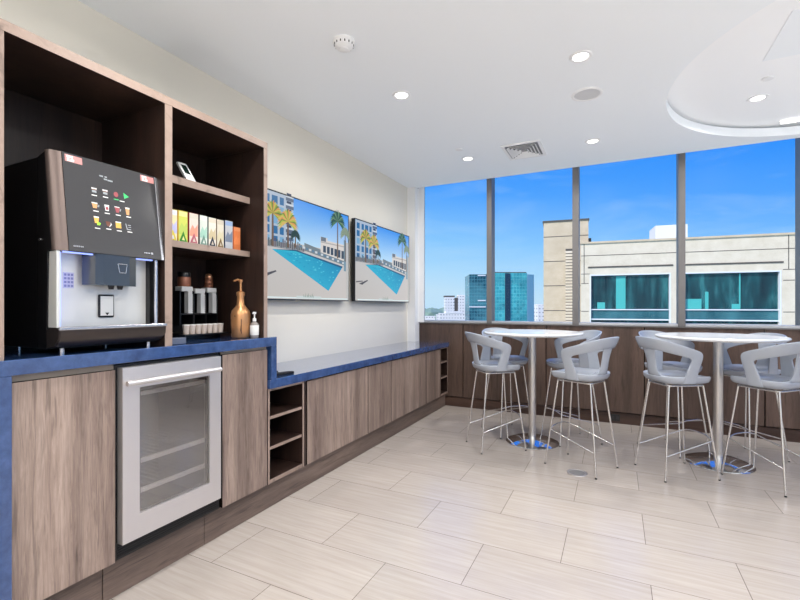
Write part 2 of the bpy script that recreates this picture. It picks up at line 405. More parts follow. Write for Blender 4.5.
# --- worktop: stepped blue quartz
t = thing('worktop', 'blue quartz worktop stepping down from coffee counter to long low bench', 'worktop', (-2.3,1.5,0))
obj('counter_slab', bx(BX, -2.03, 0.765, 2.252, CB, CT, 0.003), M['blue'], t)
obj('waterfall_panel', bx(BX, -2.03, 0.765, 0.825, 0.0, CB, 0.003), M['blue'], t)
obj('step_panel', bx(BX, -2.03, 2.204, 2.252, 0.868, CB, 0.003), M['blue'], t)
obj('bench_slab', bx(BX, -2.03, 2.19, 5.615, 0.808, 0.868, 0.003), M['blue'], t)
# --- baseboard (plinth) in three boards with open joints
bm = bmesh.new()
for a, b in ((0.826,1.178), (1.182,1.7255), (1.7285,5.618)): bx(-2.115, -2.09, a, b, 0.0, 0.176, 0.0015, bm)
bx(-2.13, -2.115, 0.826, 5.618, 0, 0.17, bm=bm)
struct('baseboard_left', bm, M['wood_h'])

M['wood_gap'] = mat('door_gap_shade', rgb(24,20,18), 0.8, spec=0.05)  # door edges coloured dark to imitate shade inside the gaps
def cabinet(name, label, y0, y1, z0, z1, doors, rail=None):
    t = thing(name, label, 'cabinet', ((BX+FX)/2, (y0+y1)/2, z0))
    obj('carcass', bx(BX+0.002, FX-0.022, y0+0.002, y1-0.002, z0, z1-0.001), M['black_matt'], t)
    for a, b, dz0, dz1 in doors:
        obj('door', bx(FX-0.02, FX, a+0.004, b-0.004, dz0, dz1, 0.0, mi=1, front=0), [M['wood'], M['wood_gap']], t)
    if rail: obj('top_rail', bx(FX-0.021, FX-0.012, rail[0], rail[1], rail[2], rail[3]), M['beige'], t)
    return t
M['beige'] = mat('beige_rail', rgb(150,138,124), 0.5)
cabinet('base_cabinet', 'tall grey-brown wood cabinet door left of the wine cooler', 0.827, 1.213, 0.178, CB, [(0.825,1.216,0.18,1.060)], (0.83,1.212,1.062,1.088))
cabinet('base_cabinet', 'tall grey-brown wood cabinet door right of the wine cooler', 1.815, 2.186, 0.178, CB, [(1.815,2.186,0.18,1.068)], (1.818,2.184,1.070,1.088))
for lab, a, b in (('wide wood bench cabinet door next to the near open cubby', 2.592, 3.481), ('narrow wood bench cabinet door, second along the bench', 3.483, 3.942),
                  ('wide wood bench cabinet door, third along the bench', 3.944, 4.858), ('narrow wood bench cabinet door next to the far open cubby', 4.860, 5.322)):
    cabinet('bench_cabinet', lab, a, b, 0.178, 0.808, [(a,b,0.18,0.796)])

def cubby(label, y0, y1):
    t = thing('cubby_shelf', label, 'open shelf', ((BX+FX)/2, (y0+y1)/2, 0.178))
    W = [M['wood_dark'], M['wood_edge']]
    obj('side_panel', bx(BX+0.002, FX, y0, y0+0.016, 0.178, 0.807, front=1), W, t)
    obj('side_panel', bx(BX+0.002, FX, y1-0.018, y1, 0.178, 0.807, front=1), W, t)
    a, b = y0+0.0165, y1-0.0185
    obj('bottom_panel', bx(BX+0.02, FX-0.001, a, b, 0.179, 0.205, front=1), W, t)
    for z in (0.40, 0.602): obj('shelf', bx(BX+0.02, FX-0.006, a, b, z, z+0.020, front=1), W, t)
    obj('top_panel', bx(BX+0.02, FX-0.002, a, b, 0.790, 0.807, front=1), W, t)
    obj('back_panel', bx(BX+0.002, BX+0.019, a, b, 0.179, 0.807), M['wood_dark'], t)
cubby('open wooden cubby with three compartments beside the coffee counter', 2.190, 2.560)
cubby('open wooden cubby with three compartments at the window end of bench', 5.330, 5.612)
struct('trim_3', bx(FX-0.03, FX-0.004, 2.5615, 2.590, 0.178, 0.807), M['wood_dark'])

# --- shelf tower on the counter
t = thing('shelf_tower', 'tall open dark wood shelf tower around the coffee machine and tea shelves', 'shelf unit', (-2.3,1.5,CT))
W = [M['wood_dark'], M['wood_edge']]; TX = -2.042; z0 = CT
obj('side_panel', bx(BX+0.001, TX, 0.768, 0.805, z0, 2.376, front=1), W, t)
obj('side_panel', bx(BX+0.001, TX, 2.143, 2.176, z0, 2.376, front=1), W, t)
obj('divider', bx(BX+0.022, TX, 1.452, 1.493, z0, 2.376, front=1), W, t)
obj('top_panel', bx(BX+0.001, TX, 0.768, 2.176, 2.377, 2.418, front=1), W, t)
obj('back_panel', bx(BX+0.001, BX+0.021, 0.806, 2.142, z0, 2.376), M['wood_dark'], t)
obj('shelf', bx(BX+0.022, -2.162, 1.494, 2.142, 2.024, 2.066, front=1), W, t)
obj('shelf', bx(BX+0.022, -2.162, 1.494, 2.142, 1.676, 1.712, front=1), W, t)

# --- wine cooler
t = thing('wine_cooler', 'stainless steel glass-door wine cooler under the blue counter', 'wine cooler', (-2.3,1.52,0.178))
y0, y1 = 1.218, 1.802
bm = bmesh.new(); D0, D1 = BX+0.02, FX-0.012
bx(D0, D1, y0-0.003, y0+0.03, 0.180, 1.080, bm=bm); bx(D0, D1, y1-0.03, y1+0.003, 0.180, 1.080, bm=bm)
bx(D0, D1, y0+0.03, y1-0.03, 1.050, 1.080, bm=bm); bx(D0, D1, y0+0.03, y1-0.03, 0.180, 0.27, bm=bm); bx(D0, D0+0.03, y0+0.03, y1-0.03, 0.27, 1.05, bm=bm)
obj('body', bm, M['black'], t)
M['cooler_liner'] = mat('grey_cooler_liner', rgb(104,100,98), 0.5)
bm = bmesh.new(); bx(D0+0.03, D0+0.034, y0+0.03, y1-0.03, 0.27, 1.05, bm=bm); bx(D0+0.034, D1-0.02, y0+0.03, y0+0.034, 0.27, 1.05, bm=bm); bx(D0+0.034, D1-0.02, y1-0.034, y1-0.03, 0.27, 1.05, bm=bm)
bx(D0+0.034, D1-0.02, y0+0.034, y1-0.034, 0.27, 0.274, bm=bm)
obj('liner', bm, M['cooler_liner'], t)
bm = bmesh.new(); gz0, gz1, gy0, gy1 = 0.372, 0.968, 1.308, 1.705
X0, X1 = FX-0.010, FX+0.030
body_y = (y0, y1); y0, y1 = 1.228, 1.782
for a, b, c, d in ((y0, gy0, 0.258, 1.068), (gy1, y1, 0.258, 1.068), (gy0, gy1, 0.258, gz0), (gy0, gy1, gz1, 1.068)): bx(X0, X1, a, b, c, d, bm=bm)
bmesh.ops.remove_doubles(bm, verts=bm.verts[:], dist=1e-5)
d = obj('door', bm, M['steel_satin'], t)
obj('door_glass', bx(X1-0.012, X1-0.006, gy0, gy1, gz0, gz1), M['glass_dark'], d)
bm = bmesh.new()
for a, b, c, e in ((gy0, gy0+0.012, gz0, gz1), (gy1-0.012, gy1, gz0, gz1), (gy0, gy1, gz0, gz0+0.012), (gy0, gy1, gz1-0.012, gz1)): bx(X1-0.022, X1-0.013, a, b, c, e, bm=bm)
obj('gasket', bm, M['black'], d)
bm = tube([(X1+0.040, 1.224, 1.000), (X1+0.040, 1.746, 1.000)], 0.012, 16)
for yy in (1.262, 1.708): tube([(X1-0.002, yy, 1.000), (X1+0.040, yy, 1.000)], 0.008, 10, bm)
obj('handle', bm, M['steel_satin'], d, True)
y0, y1 = body_y
for z in (0.44, 0.585, 0.915):
    bm = bx(D1-0.034, D1-0.020, y0+0.045, y1-0.045, z, z+0.020)
    for k in range(14): tube([(D1-0.03, y0+0.05+k*0.0355, z+0.007), (D0+0.05, y0+0.05+k*0.0355, z+0.007)], 0.0022, 6, bm, mi=1)
    obj('wire_shelf', bm, [M['fixture'], M['cooler_liner']], t)
bm = bx(FX-0.03, FX-0.016, y0, y1, 0.184, 0.249)
for k in range(5): bx(FX-0.016, FX-0.008, y0+0.012, y1-0.012, 0.191+k*0.0115, 0.197+k*0.0115, bm=bm)
obj('vent_grille', bm, M['black'], t)

# ================================================================== COFFEE MACHINE
t = thing('coffee_machine', 'large black bean-to-cup coffee machine with touch screen on the blue counter', 'coffee machine', (-2.3,1.2,CT))
y0, y1 = 0.978, 1.44
M['machine'] = mat('black_machine_side', rgb(20,20,22), 0.38)
M['bronze'] = mat('dark_bronze_metal', rgb(112,98,92), 0.38, 0.6)
M['panel'] = mat('grey_black_touch_glass', rgb(64,64,66), 0.16, coat=0.4)
M['silver'] = mat('silver_trim', rgb(200,200,205), 0.25, 0.9)
M['niche'] = mat('niche_stainless', rgb(232,230,224), 0.34, 0.35)
bm = bx(-2.50, -2.19, y0, y1, 1.172, 1.985, 0.006)
prism([(-2.19,1.172),(-2.125,1.172),(-2.115,1.583),(-2.078,1.583),(-2.136,2.0),(-2.19,1.985)], 1.0, lambda a, b, d: Vector((a, y0+0.018 if d else y0, b)), bm); bx(-2.19, -2.10, y1-0.030, y1, 1.172, 1.985, bm=bm); bx(-2.19, -2.14, y0+0.05, y1-0.03, 1.585, 1.985, bm=bm); bx(-2.19,-2.12,y0+0.05,y1-0.03,1.172,1.262,bm=bm)
obj('body', bm, M['machine'], t)
def px(z): return -2.05-0.1335*(z-1.583)        # the leaning face of the door
def face(y, z, d=0.0): return Vector((px(z)+d, y, z))
zt, zb = 2.010, 1.583
# door block behind the glass, wrapped round the left edge
bm = prism([(y0+0.045, zb), (1.444, zb), (1.444, zt), (y0+0.045, zt)], 1.0, lambda a, b, d: face(a, b, -0.004 if d else -0.075))
door = obj('door', bm, M['machine'], t)
# bronze side wing: quarter-round from the body side to the glass
bm = bmesh.new(); prof = []
for k in range(9):
    a = PI/2*k/8; prof.append((y0-0.002+0.046*(1-math.cos(a)), -0.030+0.032*math.sin(a)))
lo = [bm.verts.new(face(y, zb, d)) for y, d in prof]; hi = [bm.verts.new(face(y, zt-0.004, d)) for y, d in prof]
for i in range(8): bm.faces.new((lo[i], lo[i+1], hi[i+1], hi[i]))
c0 = bm.verts.new(face(y0+0.044, zb, -0.030)); c1 = bm.verts.new(face(y0+0.044, zt-0.004, -0.030))
for i in range(8): bm.faces.new((c0, lo[i+1], lo[i])); bm.faces.new((c1, hi[i], hi[i+1]))
bmesh.ops.recalc_face_normals(bm, faces=bm.faces[:])
obj('side_wing', bm, M['bronze'], door, 50)
bm = prism([(1.024, zb+0.002), (1.436, zb+0.002), (1.436, zt-0.002), (1.024, zt-0.002)], 1.0, lambda a, b, d: face(a, b, 0.004 if d else -0.004))
scr = obj('touch_screen', bm, M['panel'], door)
bm = prism([(1.4365, zb+0.0), (1.452, zb+0.0), (1.452, zt-0.006), (1.4365, zt-0.002)], 1.0, lambda a, b, d: face(a, b, 0.006 if d else -0.06), bev=0.002)
obj('edge_trim', bm, M['silver'], door)
# icons and marks lying on the screen
def col_mat(n, c, e=0.0): return mat(n, c, 0.5, emit=c if e else None, estr=e)
M['i_white'] = col_mat('icon_white', rgb(226,226,224), 0.30); M['i_tan'] = col_mat('icon_tan', rgb(206,150,100), 0.30); M['i_red'] = col_mat('icon_red', rgb(150,70,76), 0.30)
M['i_green'] = col_mat('icon_green', rgb(60,200,110), 0.30); M['i_gold'] = col_mat('icon_gold', rgb(226,170,80), 0.30); M['i_brown'] = col_mat('icon_brown', rgb(104,60,44), 0.30); M['i_lime'] = col_mat('icon_lime', rgb(150,220,60), 0.30)
M['i_grey'] = col_mat('icon_grey', rgb(150,156,160), 0.30); M['salmon'] = col_mat('sticker_salmon', rgb(206,142,138))
def flat(pts, bm, d=0.0046, mi=0, th=0.0006):
    prism(pts, 1.0, lambda a, b, q: face(a, b, d+th if q else d-0.001), bm, mi)
def rect(y, z, w, h): return [(y-w/2, z-h/2), (y+w/2, z-h/2), (y+w/2, z+h/2), (y-w/2, z+h/2)]
ICM = [M['i_white'], M['i_tan'], M['i_red'], M['i_green'], M['i_gold'], M['i_brown'], M['i_lime'], M['i_grey']]
def icon(kind, y, z, cap):
    bm = bmesh.new()
    if kind == 'espresso':
        flat(rect(y, z+0.006, 0.022, 0.006), bm, mi=0); flat(rect(y, z+0.001, 0.020, 0.005), bm, mi=5); flat(rect(y, z-0.007, 0.018, 0.010), bm, mi=7)
    elif kind == 'cup':
        flat([(y-0.013, z+0.012), (y+0.010, z+0.012), (y+0.006, z-0.010), (y-0.009, z-0.010)], bm, mi=1); flat(rect(y-0.002, z+0.013, 0.024, 0.005), bm, mi=0)
        flat([(y+0.010, z+0.008), (y+0.018, z+0.006), (y+0.016, z-0.002), (y+0.008, z-0.003), (y+0.009,z),(y+0.0135,z),(y+0.0145,z+0.004),(y+0.010,z+0.005)], bm, mi=7)
    elif kind == 'glass':
        flat([(y-0.010, z+0.014), (y+0.010, z+0.014), (y+0.007, z-0.013), (y-0.007, z-0.013)], bm, mi=0); flat(rect(y, z-0.002, 0.012, 0.014), bm, mi=2, d=0.005)
    elif kind == 'mug':
        flat([(y-0.013, z+0.013), (y+0.010, z+0.013), (y+0.004, z-0.012), (y-0.007, z-0.012)], bm, mi=2); flat(rect(y-0.002, z+0.014, 0.022, 0.004), bm, mi=0)
        flat([(y+0.010,z+0.010),(y+0.016,z+0.006),(y+0.012,z-0.004),(y+0.008,z-0.002),(y+0.012,z+0.005)], bm, mi=7)
    elif kind == 'tall':
        flat([(y-0.010, z+0.017), (y+0.010, z+0.017), (y+0.006, z-0.018), (y-0.006, z-0.018)], bm, mi=1); flat(rect(y, z+0.014, 0.019, 0.007), bm, mi=0, d=0.005)
    elif kind == 'latte':
        flat([(y-0.012, z+0.018), (y+0.010, z+0.018), (y+0.006, z-0.012), (y-0.008, z-0.012)], bm, mi=4); flat(rect(y-0.001, z+0.015, 0.020, 0.006), bm, mi=0, d=0.005); flat([(y+0.002,z-0.004),(y+0.016,z-0.010),(y+0.012,z-0.020),(y,z-0.020)], bm, mi=6, d=0.005)
    elif kind == 'tea':
        flat([(y-0.010, z+0.010), (y+0.010, z+0.010), (y+0.005, z-0.011), (y-0.005, z-0.011)], bm, mi=5); flat([(y+0.012,z+0.008),(y+0.016,z-0.002),(y+0.006,z-0.014),(y+0.004,z-0.012),(y+0.011,z-0.001)], bm, mi=0)
    elif kind == 'tumbler':
        flat(rect(y, z, 0.024, 0.028), bm, mi=4); flat(rect(y, z+0.013, 0.024, 0.005), bm, mi=0, d=0.005)
    elif kind == 'water':
        flat([(y-0.014,z+0.014),(y-0.011,z+0.014),(y-0.006,z-0.010),(y+0.010,z-0.011),(y+0.010,z-0.014),(y-0.009,z-0.014)], bm, mi=7); flat(rect(y+0.004, z+0.008, 0.014, 0.003), bm, mi=7); flat(rect(y+0.005, z-0.001, 0.012, 0.003), bm, mi=7)
    elif kind == 'bean':
        flat([(y+0.010*math.cos(a), z+0.012*math.sin(a)) for a in [2*PI*k/14 for k in range(14)]], bm, mi=2)
    elif kind == 'arrow':
        flat([(y-0.012, z+0.015), (y+0.013, z), (y-0.009, z-0.013)], bm, mi=3)
    flat(rect(*cap, 0.022, 0.004), bm, mi=3 if kind == 'bean' else 0)
    obj('icon', bm, ICM, scr)
for k, p, c in (('espresso',(1.141,1.870),(1.140,1.845)), ('espresso',(1.188,1.872),(1.188,1.847)), ('bean',(1.236,1.871),(1.236,1.847)), ('arrow',(1.283,1.872),(1.262,1.844)),
                ('cup',(1.140,1.797),(1.142,1.774)), ('glass',(1.190,1.798),(1.190,1.773)), ('mug',(1.238,1.797),(1.239,1.774)), ('tall',(1.284,1.801),(1.287,1.774)),
                ('latte',(1.142,1.732),(1.143,1.697)), ('tea',(1.190,1.725),(1.191,1.701)), ('tumbler',(1.236,1.727),(1.238,1.700)), ('water',(1.283,1.726),(1.287,1.702))): icon(k, p[0], p[1], c)
bm = bmesh.new()
for a, b, w in ((1.176,1.942,0.016), (1.196,1.942,0.010), (1.194,1.931,0.014), (1.214,1.929,0.022)): flat(rect(a, b, w, 0.006), bm)
obj('screen_title', bm, M['i_grey'], scr)
bm = bmesh.new()
for k in range(6): flat(rect(1.043+k*0.0068, 1.606, 0.0045, 0.006), bm)
for k in range(4): flat(rect(1.352+k*0.008, 1.611, 0.005, 0.005), bm)
flat(rect(1.389, 1.611, 0.010, 0.009), bm)
obj('maker_mark', bm, M['silver'], scr)
for a, b in ((1.033, 1.100), (1.362, 1.430)):
    bm = bmesh.new(); zc = 1.985
    flat(rect((a+b)/2, zc, b-a, 0.030), bm, mi=1); w = b-a
    for yy, zz, ww, hh in ((0.22,0.007,0.36,0.010), (0.12,-0.004,0.14,0.008), (0.36,-0.005,0.20,0.006), (0.25,-0.011,0.40,0.004)): flat(rect(a+yy*w+0.004, zc+zz, ww*w, hh), bm, mi=0, d=0.005)
    obj('sticker', bm, [M['i_white'], M['salmon']], scr)
# dispensing niche
y0n, y1n = 1.010, 1.405
obj('niche_panel', bx(-2.139, -2.128, 1.006, 1.409, 1.262, 1.584, 0.001), M['niche'], t)
obj('niche_side', bx(-2.128, -2.06, 0.984, 0.997, 1.262, 1.582, 0.002), M['niche'], t)
M['blue_led'] = mat('blue_led_strip', rgb(150,170,255), 0.4, emit=rgb(150,170,255), estr=1.2)
obj('led_strip', bx(-2.127, -2.068, 0.998, 1.003, 1.268, 1.578), M['blue_led'], t)
obj('led_strip', bx(-2.072, -2.062, 1.01, 1.40, 1.576, 1.582), M['blue_led'], t)
obj('side_post', tube([(-2.072,1.425,1.262),(-2.072,1.425,1.582)], 0.009, 14), M['silver'], t, True)
M['spout'] = mat('dark_glossy_spout', rgb(60,64,70), 0.15, coat=0.5)
sy0, sy1, sz0, sz1 = 1.100, 1.325, 1.445, 1.583
bm = prism([(-2.127, sy0+0.02), (-2.10, sy0), (-2.055, sy0+0.03), (-2.045, sy0+0.06), (-2.045, sy1-0.05), (-2.06, sy1-0.01), (-2.127, sy1)], 1.0, lambda a, b, d: Vector((a, b, sz1 if d else sz0)))
sp = obj('spout', bm, M['spout'], t)
bm = bmesh.new()
for yy in (1.215, 1.255): tube([(-2.085, yy, sz0+0.002), (-2.085, yy, sz0-0.016)], [0.014, 0.010], 12, bm)
obj('nozzle', bm, M['black'], sp, True)
bm = bmesh.new()
for pts in ([(1.222,1.545),(1.264,1.545),(1.258,1.505),(1.230,1.505)],):
    n = len(pts)
    for i in range(n):
        p, q = pts[i], pts[(i+1)%n]; tube([(-2.0445, p[0], p[1]), (-2.0445, q[0], q[1])], 0.0016, 6, bm)
obj('cup_mark', bm, M['silver'], sp)
bm = bx(-2.128, -2.118, 1.180, 1.250, 1.300, 1.406, 0.006); ld = obj('cup_door', bm, M['black'], t)
obj('door_window', bx(-2.119, -2.116, 1.187, 1.243, 1.308, 1.398), M['niche'], ld)
obj('latch', prism([(1.207,1.322),(1.223,1.322),(1.215,1.310)], 1.0, lambda a, b, d: Vector((-2.113 if d else -2.117, a, b))), M['black'], ld)
M['label_lilac'] = mat('lilac_label', rgb(196,196,222), 0.5)
bm = bx(-2.129, -2.1265, 1.040, 1.082, 1.430, 1.498, mi=0)
for k in range(4):
    for j in range(3): bx(-2.127, -2.1258, 1.044+j*0.013, 1.053+j*0.013, 1.435+k*0.016, 1.445+k*0.016, bm=bm, mi=1)
obj('instruction_label', bm, [M['label_lilac'], mat('lilac_print', rgb(120,124,176), 0.5)], t)
# drip tray
bm = prism([(-2.126, 1.258), (-2.040, 1.262), (-2.026, 1.255), (-2.030, 1.215), (-2.060, 1.185), (-2.126, 1.172)], 1.0, lambda a, b, d: Vector((a, 1.450 if d else 0.978, b)), bev=0.004)
tr = obj('drip_tray', bm, mat('dark_bronze_tray', rgb(70,63,61), 0.28, 0.6), t, 40)
obj('tray_rim', bx(-2.032, -2.022, 0.976, 1.452, 1.252, 1.266, 0.003), M['silver'], tr)
for yy in (1.02, 1.40):
    for xx in (-2.095, -2.45): obj('foot', tube([(xx, yy, CT+0.0005), (xx, yy, 1.174)], 0.010, 12), M['silver'], t, True)
obj('side_lock', tube([(-2.17, y0-0.004, 1.632), (-2.17, y0+0.001, 1.632)], 0.006, 12), M['silver'], t)

# ================================================================== THINGS ON THE TOWER SHELVES
def box_thing(name, label, y0, y1, x0, x1, z0, z1, cols, group):
    """tea box: coloured carton, printed front with lid band, illustration and triangular tag"""
    t = thing(name, label, 'tea box', ((x0+x1)/2, (y0+y1)/2, z0), group)
    side, base, band, blot, tri = cols
    o = obj('carton', bx(x0, x1, y0, y1, z0, z1, 0.0012), mat('carton', side, 0.5), t)
    h = z1-z0; w = y1-y0
    bm = bx(x1, x1+0.0012, y0+0.002, y1-0.002, z0+0.002, z1-0.002)
    def fl(pts, mi, d): prism(pts, 1.0, lambda a, b, q: Vector((x1+0.0012+(d if q else -0.0003), y0+a*w, z0+b*h)), bm, mi)
    fl([(0.06,0.82),(0.94,0.82),(0.94,0.97),(0.06,0.97)], 1, 0.0004)
    fl([(0.06,0.40),(0.35,0.62),(0.60,0.50),(0.92,0.66),(0.92,0.25),(0.06,0.25)], 2, 0.0004)
    if tri: fl([(0.10,0.03),(0.90,0.03),(0.52,0.36)], 3, 0.0008); fl([(0.36,0.07),(0.68,0.07),(0.52,0.20)], 1, 0.0011)
    obj('front_print', bm, [mat('tea_print', base, 0.45), mat('tea_band', band, 0.45), mat('tea_picture', blot, 0.45), mat('tea_tag', tri or base, 0.45)], t)
SB = 1.712
G = 'tea boxes on the middle tower shelf'
TB = [('yellow and white tea box, first from the left on the tea shelf', 1.574, 1.634, 1.888, (rgb(222,196,60), rgb(232,220,170), rgb(224,226,236), rgb(190,190,230), rgb(226,206,60))),
      ('bright lime green tea box with a green triangle', 1.639, 1.699, 1.890, (rgb(226,176,40), rgb(208,214,96), rgb(232,226,150), rgb(186,206,96), rgb(40,130,30))),
      ('pale pink and peach tea box with a pink triangle', 1.708, 1.770, 1.890, (rgb(150,60,54), rgb(228,212,198), rgb(214,208,190), rgb(236,156,130), rgb(186,96,110))),
      ('mint green tea box with a grey green triangle', 1.778, 1.834, 1.890, (rgb(50,52,52), rgb(214,220,208), rgb(226,226,216), rgb(164,206,186), rgb(110,146,130))),
      ('cream tea box with a dark navy triangle', 1.840, 1.897, 1.888, (rgb(60,84,78), rgb(230,222,208), rgb(222,208,186), rgb(206,190,150), rgb(40,44,60))),
      ('cream tea box with a brown triangle', 1.902, 1.956, 1.886, (rgb(120,100,70), rgb(228,220,200), rgb(216,206,184), rgb(222,212,176), rgb(126,98,50))),
      ('blue and grey tea box between cream and orange boxes', 1.964, 2.026, 1.892, (rgb(50,64,90), rgb(196,198,202), rgb(150,176,214), rgb(120,132,152), None)),
      ('short orange tea box at the right end of the shelf', 2.032, 2.090, 1.862, (rgb(190,96,50), rgb(226,128,72), rgb(230,150,100), rgb(236,140,84), None))]
for lab, a, b, z1, cols in TB: box_thing('tea_box', lab, a, b, -2.33, -2.192, SB, z1, cols, G)

# white handheld monitor leaning back on the upper shelf
t = thing('handheld_monitor', 'small white handheld display leaning on the top tower shelf', 'display', (-2.22,1.735,2.066))
def mon(a, b, d): return Vector((-2.205-0.42*b+d, 1.712+0.05*0+a-0.30*b, 2.0675+b))
bm = prism([(0.0,0.0),(0.055,0.0),(0.062,0.008),(0.060,0.108),(0.052,0.116),(0.006,0.114),(0.0,0.106)], 0.016, lambda a, b, d: mon(a, b, d-0.016))
obj('case', bm, mat('white_case', (0.85,0.84,0.82,1), 0.4), t)
obj('display', prism([(0.014,0.052),(0.050,0.052),(0.050,0.104),(0.014,0.102)], 0.0015, lambda a, b, d: mon(a, b, d-0.0002)), mat('dark_green_display', rgb(22,40,34), 0.15), t)
obj('prop_leg', bx(-2.30, -2.285, 1.715, 1.735, 2.0665, 2.100), M['white'], t)

# copper pump bottle
c = (-2.167, 2.068, CT)
t = thing('pump_bottle', 'copper coloured pump bottle at the right end of the counter', 'pump bottle', c)
M['copper'] = mat('copper_gold', rgb(206,150,102), 0.32, 0.65)
obj('bottle', lathe([(0,0.001),(0.052,0.001),(0.058,0.008),(0.060,0.09),(0.060,0.150),(0.054,0.175),(0.036,0.196),(0.024,0.215),(0.022,0.25),(0.022,0.272),(0,0.272)], c, 36), M['copper'], t, 60)
p = obj('pump', lathe([(0,0.27),(0.026,0.27),(0.027,0.292),(0.016,0.298),(0.008,0.302),(0.008,0.358),(0.013,0.360),(0.013,0.374),(0,0.376)], c, 24), M['copper'], t, 40)
obj('spout', tube([(c[0],c[1],CT+0.367),(c[0]+0.005,c[1]-0.03,CT+0.372),(c[0]+0.012,c[1]-0.068,CT+0.362)], [0.008,0.0075,0.006], 12), M['copper'], p, True)
obj('bottle_label', prism([(0.02,0.03),(0.105,0.03),(0.105,0.12),(0.06,0.145),(0.02,0.12)], 1.0, lambda a, b, d: Vector((c[0]+(0.0612 if d else 0.056)*math.cos(-2.35+a*16), c[1]+(0.0612 if d else 0.056)*math.sin(-2.35+a*16), CT+b))), mat('dark_brown_label', rgb(58,34,28), 0.4), t)
# small clear bottle with white pump
c = (-2.088, 2.108, CT)
t = thing('soap_bottle', 'small clear bottle with white pump beside the copper bottle', 'pump bottle', c)
obj('bottle', lathe([(0,0.001),(0.025,0.001),(0.027,0.005),(0.027,0.085),(0.022,0.096),(0.011,0.102),(0.011,0.108),(0,0.108)], c, 28), mat('clear_bottle', rgb(150,142,136), 0.1, coat=0.5), t, 40)
obj('bottle_label', lathe([(0.0274,0.018),(0.0278,0.019),(0.0278,0.080),(0.0274,0.081)], c, 28), mat('white_label', (0.82,0.80,0.76,1), 0.5), t, True)
p = obj('pump', lathe([(0,0.107),(0.012,0.107),(0.012,0.124),(0.005,0.128),(0.005,0.152),(0.011,0.154),(0.011,0.166),(0,0.168)], c, 20), M['white'], t, 40)
obj('spout', tube([(c[0],c[1],CT+0.160),(c[0]+0.01,c[1]-0.018,CT+0.162),(c[0]+0.014,c[1]-0.030,CT+0.156)], 0.004, 8), M['white'], p, True)

# cup and lid organiser
t = thing('cup_organizer', 'black cup and lid organizer on the counter below the tea shelf', 'organizer', (-2.36,1.87,CT))
ob = bx(-2.46, -2.32, 1.745, 2.042, CT+0.001, 1.19, 0.003); bx(-2.47, -2.455, 1.745, 2.042, 1.19, 1.45, bm=ob)
for a in (1.760, 1.855, 1.944, 2.032): bx(-2.455, -2.34, a, a+0.007, 1.24, 1.445, bm=ob)
bx(-2.455, -2.345, 1.767, 2.032, 1.300, 1.308, bm=ob); bx(-2.455, -2.445, 1.767, 2.032, 1.24, 1.30, bm=ob)
obj('rack', ob, M['black'], t)
bm = bx(-2.32, -2.245, 1.722, 2.042, 1.178, 1.186, 0.002); bx(-2.32, -2.31, 1.735, 2.03, CT+0.001, 1.178, bm=bm)
obj('front_tray', bm, M['black'], t)
M['lidw'] = mat('white_lids', rgb(206,206,204), 0.4)
def lid_stack(label, y0, y1, zlow, ztop, bend):
    """a white channel of stacked lids: cap on top, narrow column below on the right"""
    o = bx(-2.40, -2.336, y0, y1, ztop-0.030, ztop, 0.004); bx(-2.372, -2.335, y1-0.034, y1-0.004, zlow, ztop-0.030, 0.003, bm=o)
    k = 0
    while zlow+0.012*k < ztop-0.045: bx(-2.336, -2.333, y1-0.035, y1-0.003, zlow+0.012*k, zlow+0.012*k+0.008, bm=o); k += 1
    o = obj('lid_stack', o, M['lidw']); tag(move_to_base(o, (-2.37,(y0+y1)/2,zlow)), label, 'lid stack', 'stacks of lids in the organizer')
lid_stack('left stack of white lids in the organizer, under the round jar', 1.772, 1.848, 1.3085, 1.472, 0)
lid_stack('middle stack of white lids in the organizer, nothing on top', 1.868, 1.938, 1.3085, 1.462, 1)
lid_stack('right stack of white lids in the organizer, under the ribbed shaker', 1.956, 2.026, 1.3085, 1.470, 0)
M['cup'] = mat('paper_pod', rgb(206,190,176), 0.5)
M['cup_rim'] = mat('pod_rim', rgb(232,226,218), 0.4)
pod = None
PODL = ['first','second','third','fourth','fifth','sixth','seventh']
for k in range(7):
    y = 1.752+k*0.0415
    if pod is None:
        pod = thing('creamer_pod', '', 'creamer pod', (-2.275, y, 1.1865), 'creamer pods along the organizer tray')
        obj('cup', lathe([(0,0),(0.016,0),(0.0195,0.050),(0,0.050)], (-2.275,y,1.1865), 20), M['cup'], pod, 40)
        obj('lid', lathe([(0,0.050),(0.0205,0.050),(0.0205,0.056),(0,0.058)], (-2.275,y,1.1865), 20), M['cup_rim'], pod, 40)
        q = pod
    else: q = copy_tree(pod)
    q.location = (-2.275, y, 1.1865); q['label'] = 'small paper creamer pod, %s from the left on the organizer tray' % PODL[k]
c = (-2.37, 1.812, 1.4725)
t = thing('jar', 'round copper jar with black lid on the left lid stack', 'jar', c)
obj('jar_body', lathe([(0,0),(0.034,0),(0.038,0.008),(0.038,0.052),(0.034,0.058),(0,0.058)], c, 28), mat('copper_jar', rgb(150,96,74), 0.35, 0.3, noise=0.35, nscale=60), t, 40)
obj('jar_lid', lathe([(0,0.058),(0.036,0.058),(0.036,0.082),(0.032,0.088),(0,0.088)], c, 28), M['black'], t, 40)
c = (-2.37, 1.992, 1.4705)
t = thing('shaker', 'ribbed copper shaker on the right lid stack', 'shaker', c)
obj('shaker_body', lathe([(0,0),(0.028,0),(0.030,0.02),(0.026,0.024),(0.029,0.03),(0.025,0.045),(0.028,0.05),(0.022,0.066),(0,0.066)], c, 28), mat('brown_copper', rgb(140,92,70), 0.25, 0.6), t, 40)
obj('shaker_cap', lathe([(0,0.066),(0.022,0.066),(0.019,0.084),(0.012,0.092),(0,0.094)], c, 28), mat('copper_cap', rgb(176,128,98), 0.3, 0.7), t, 40)
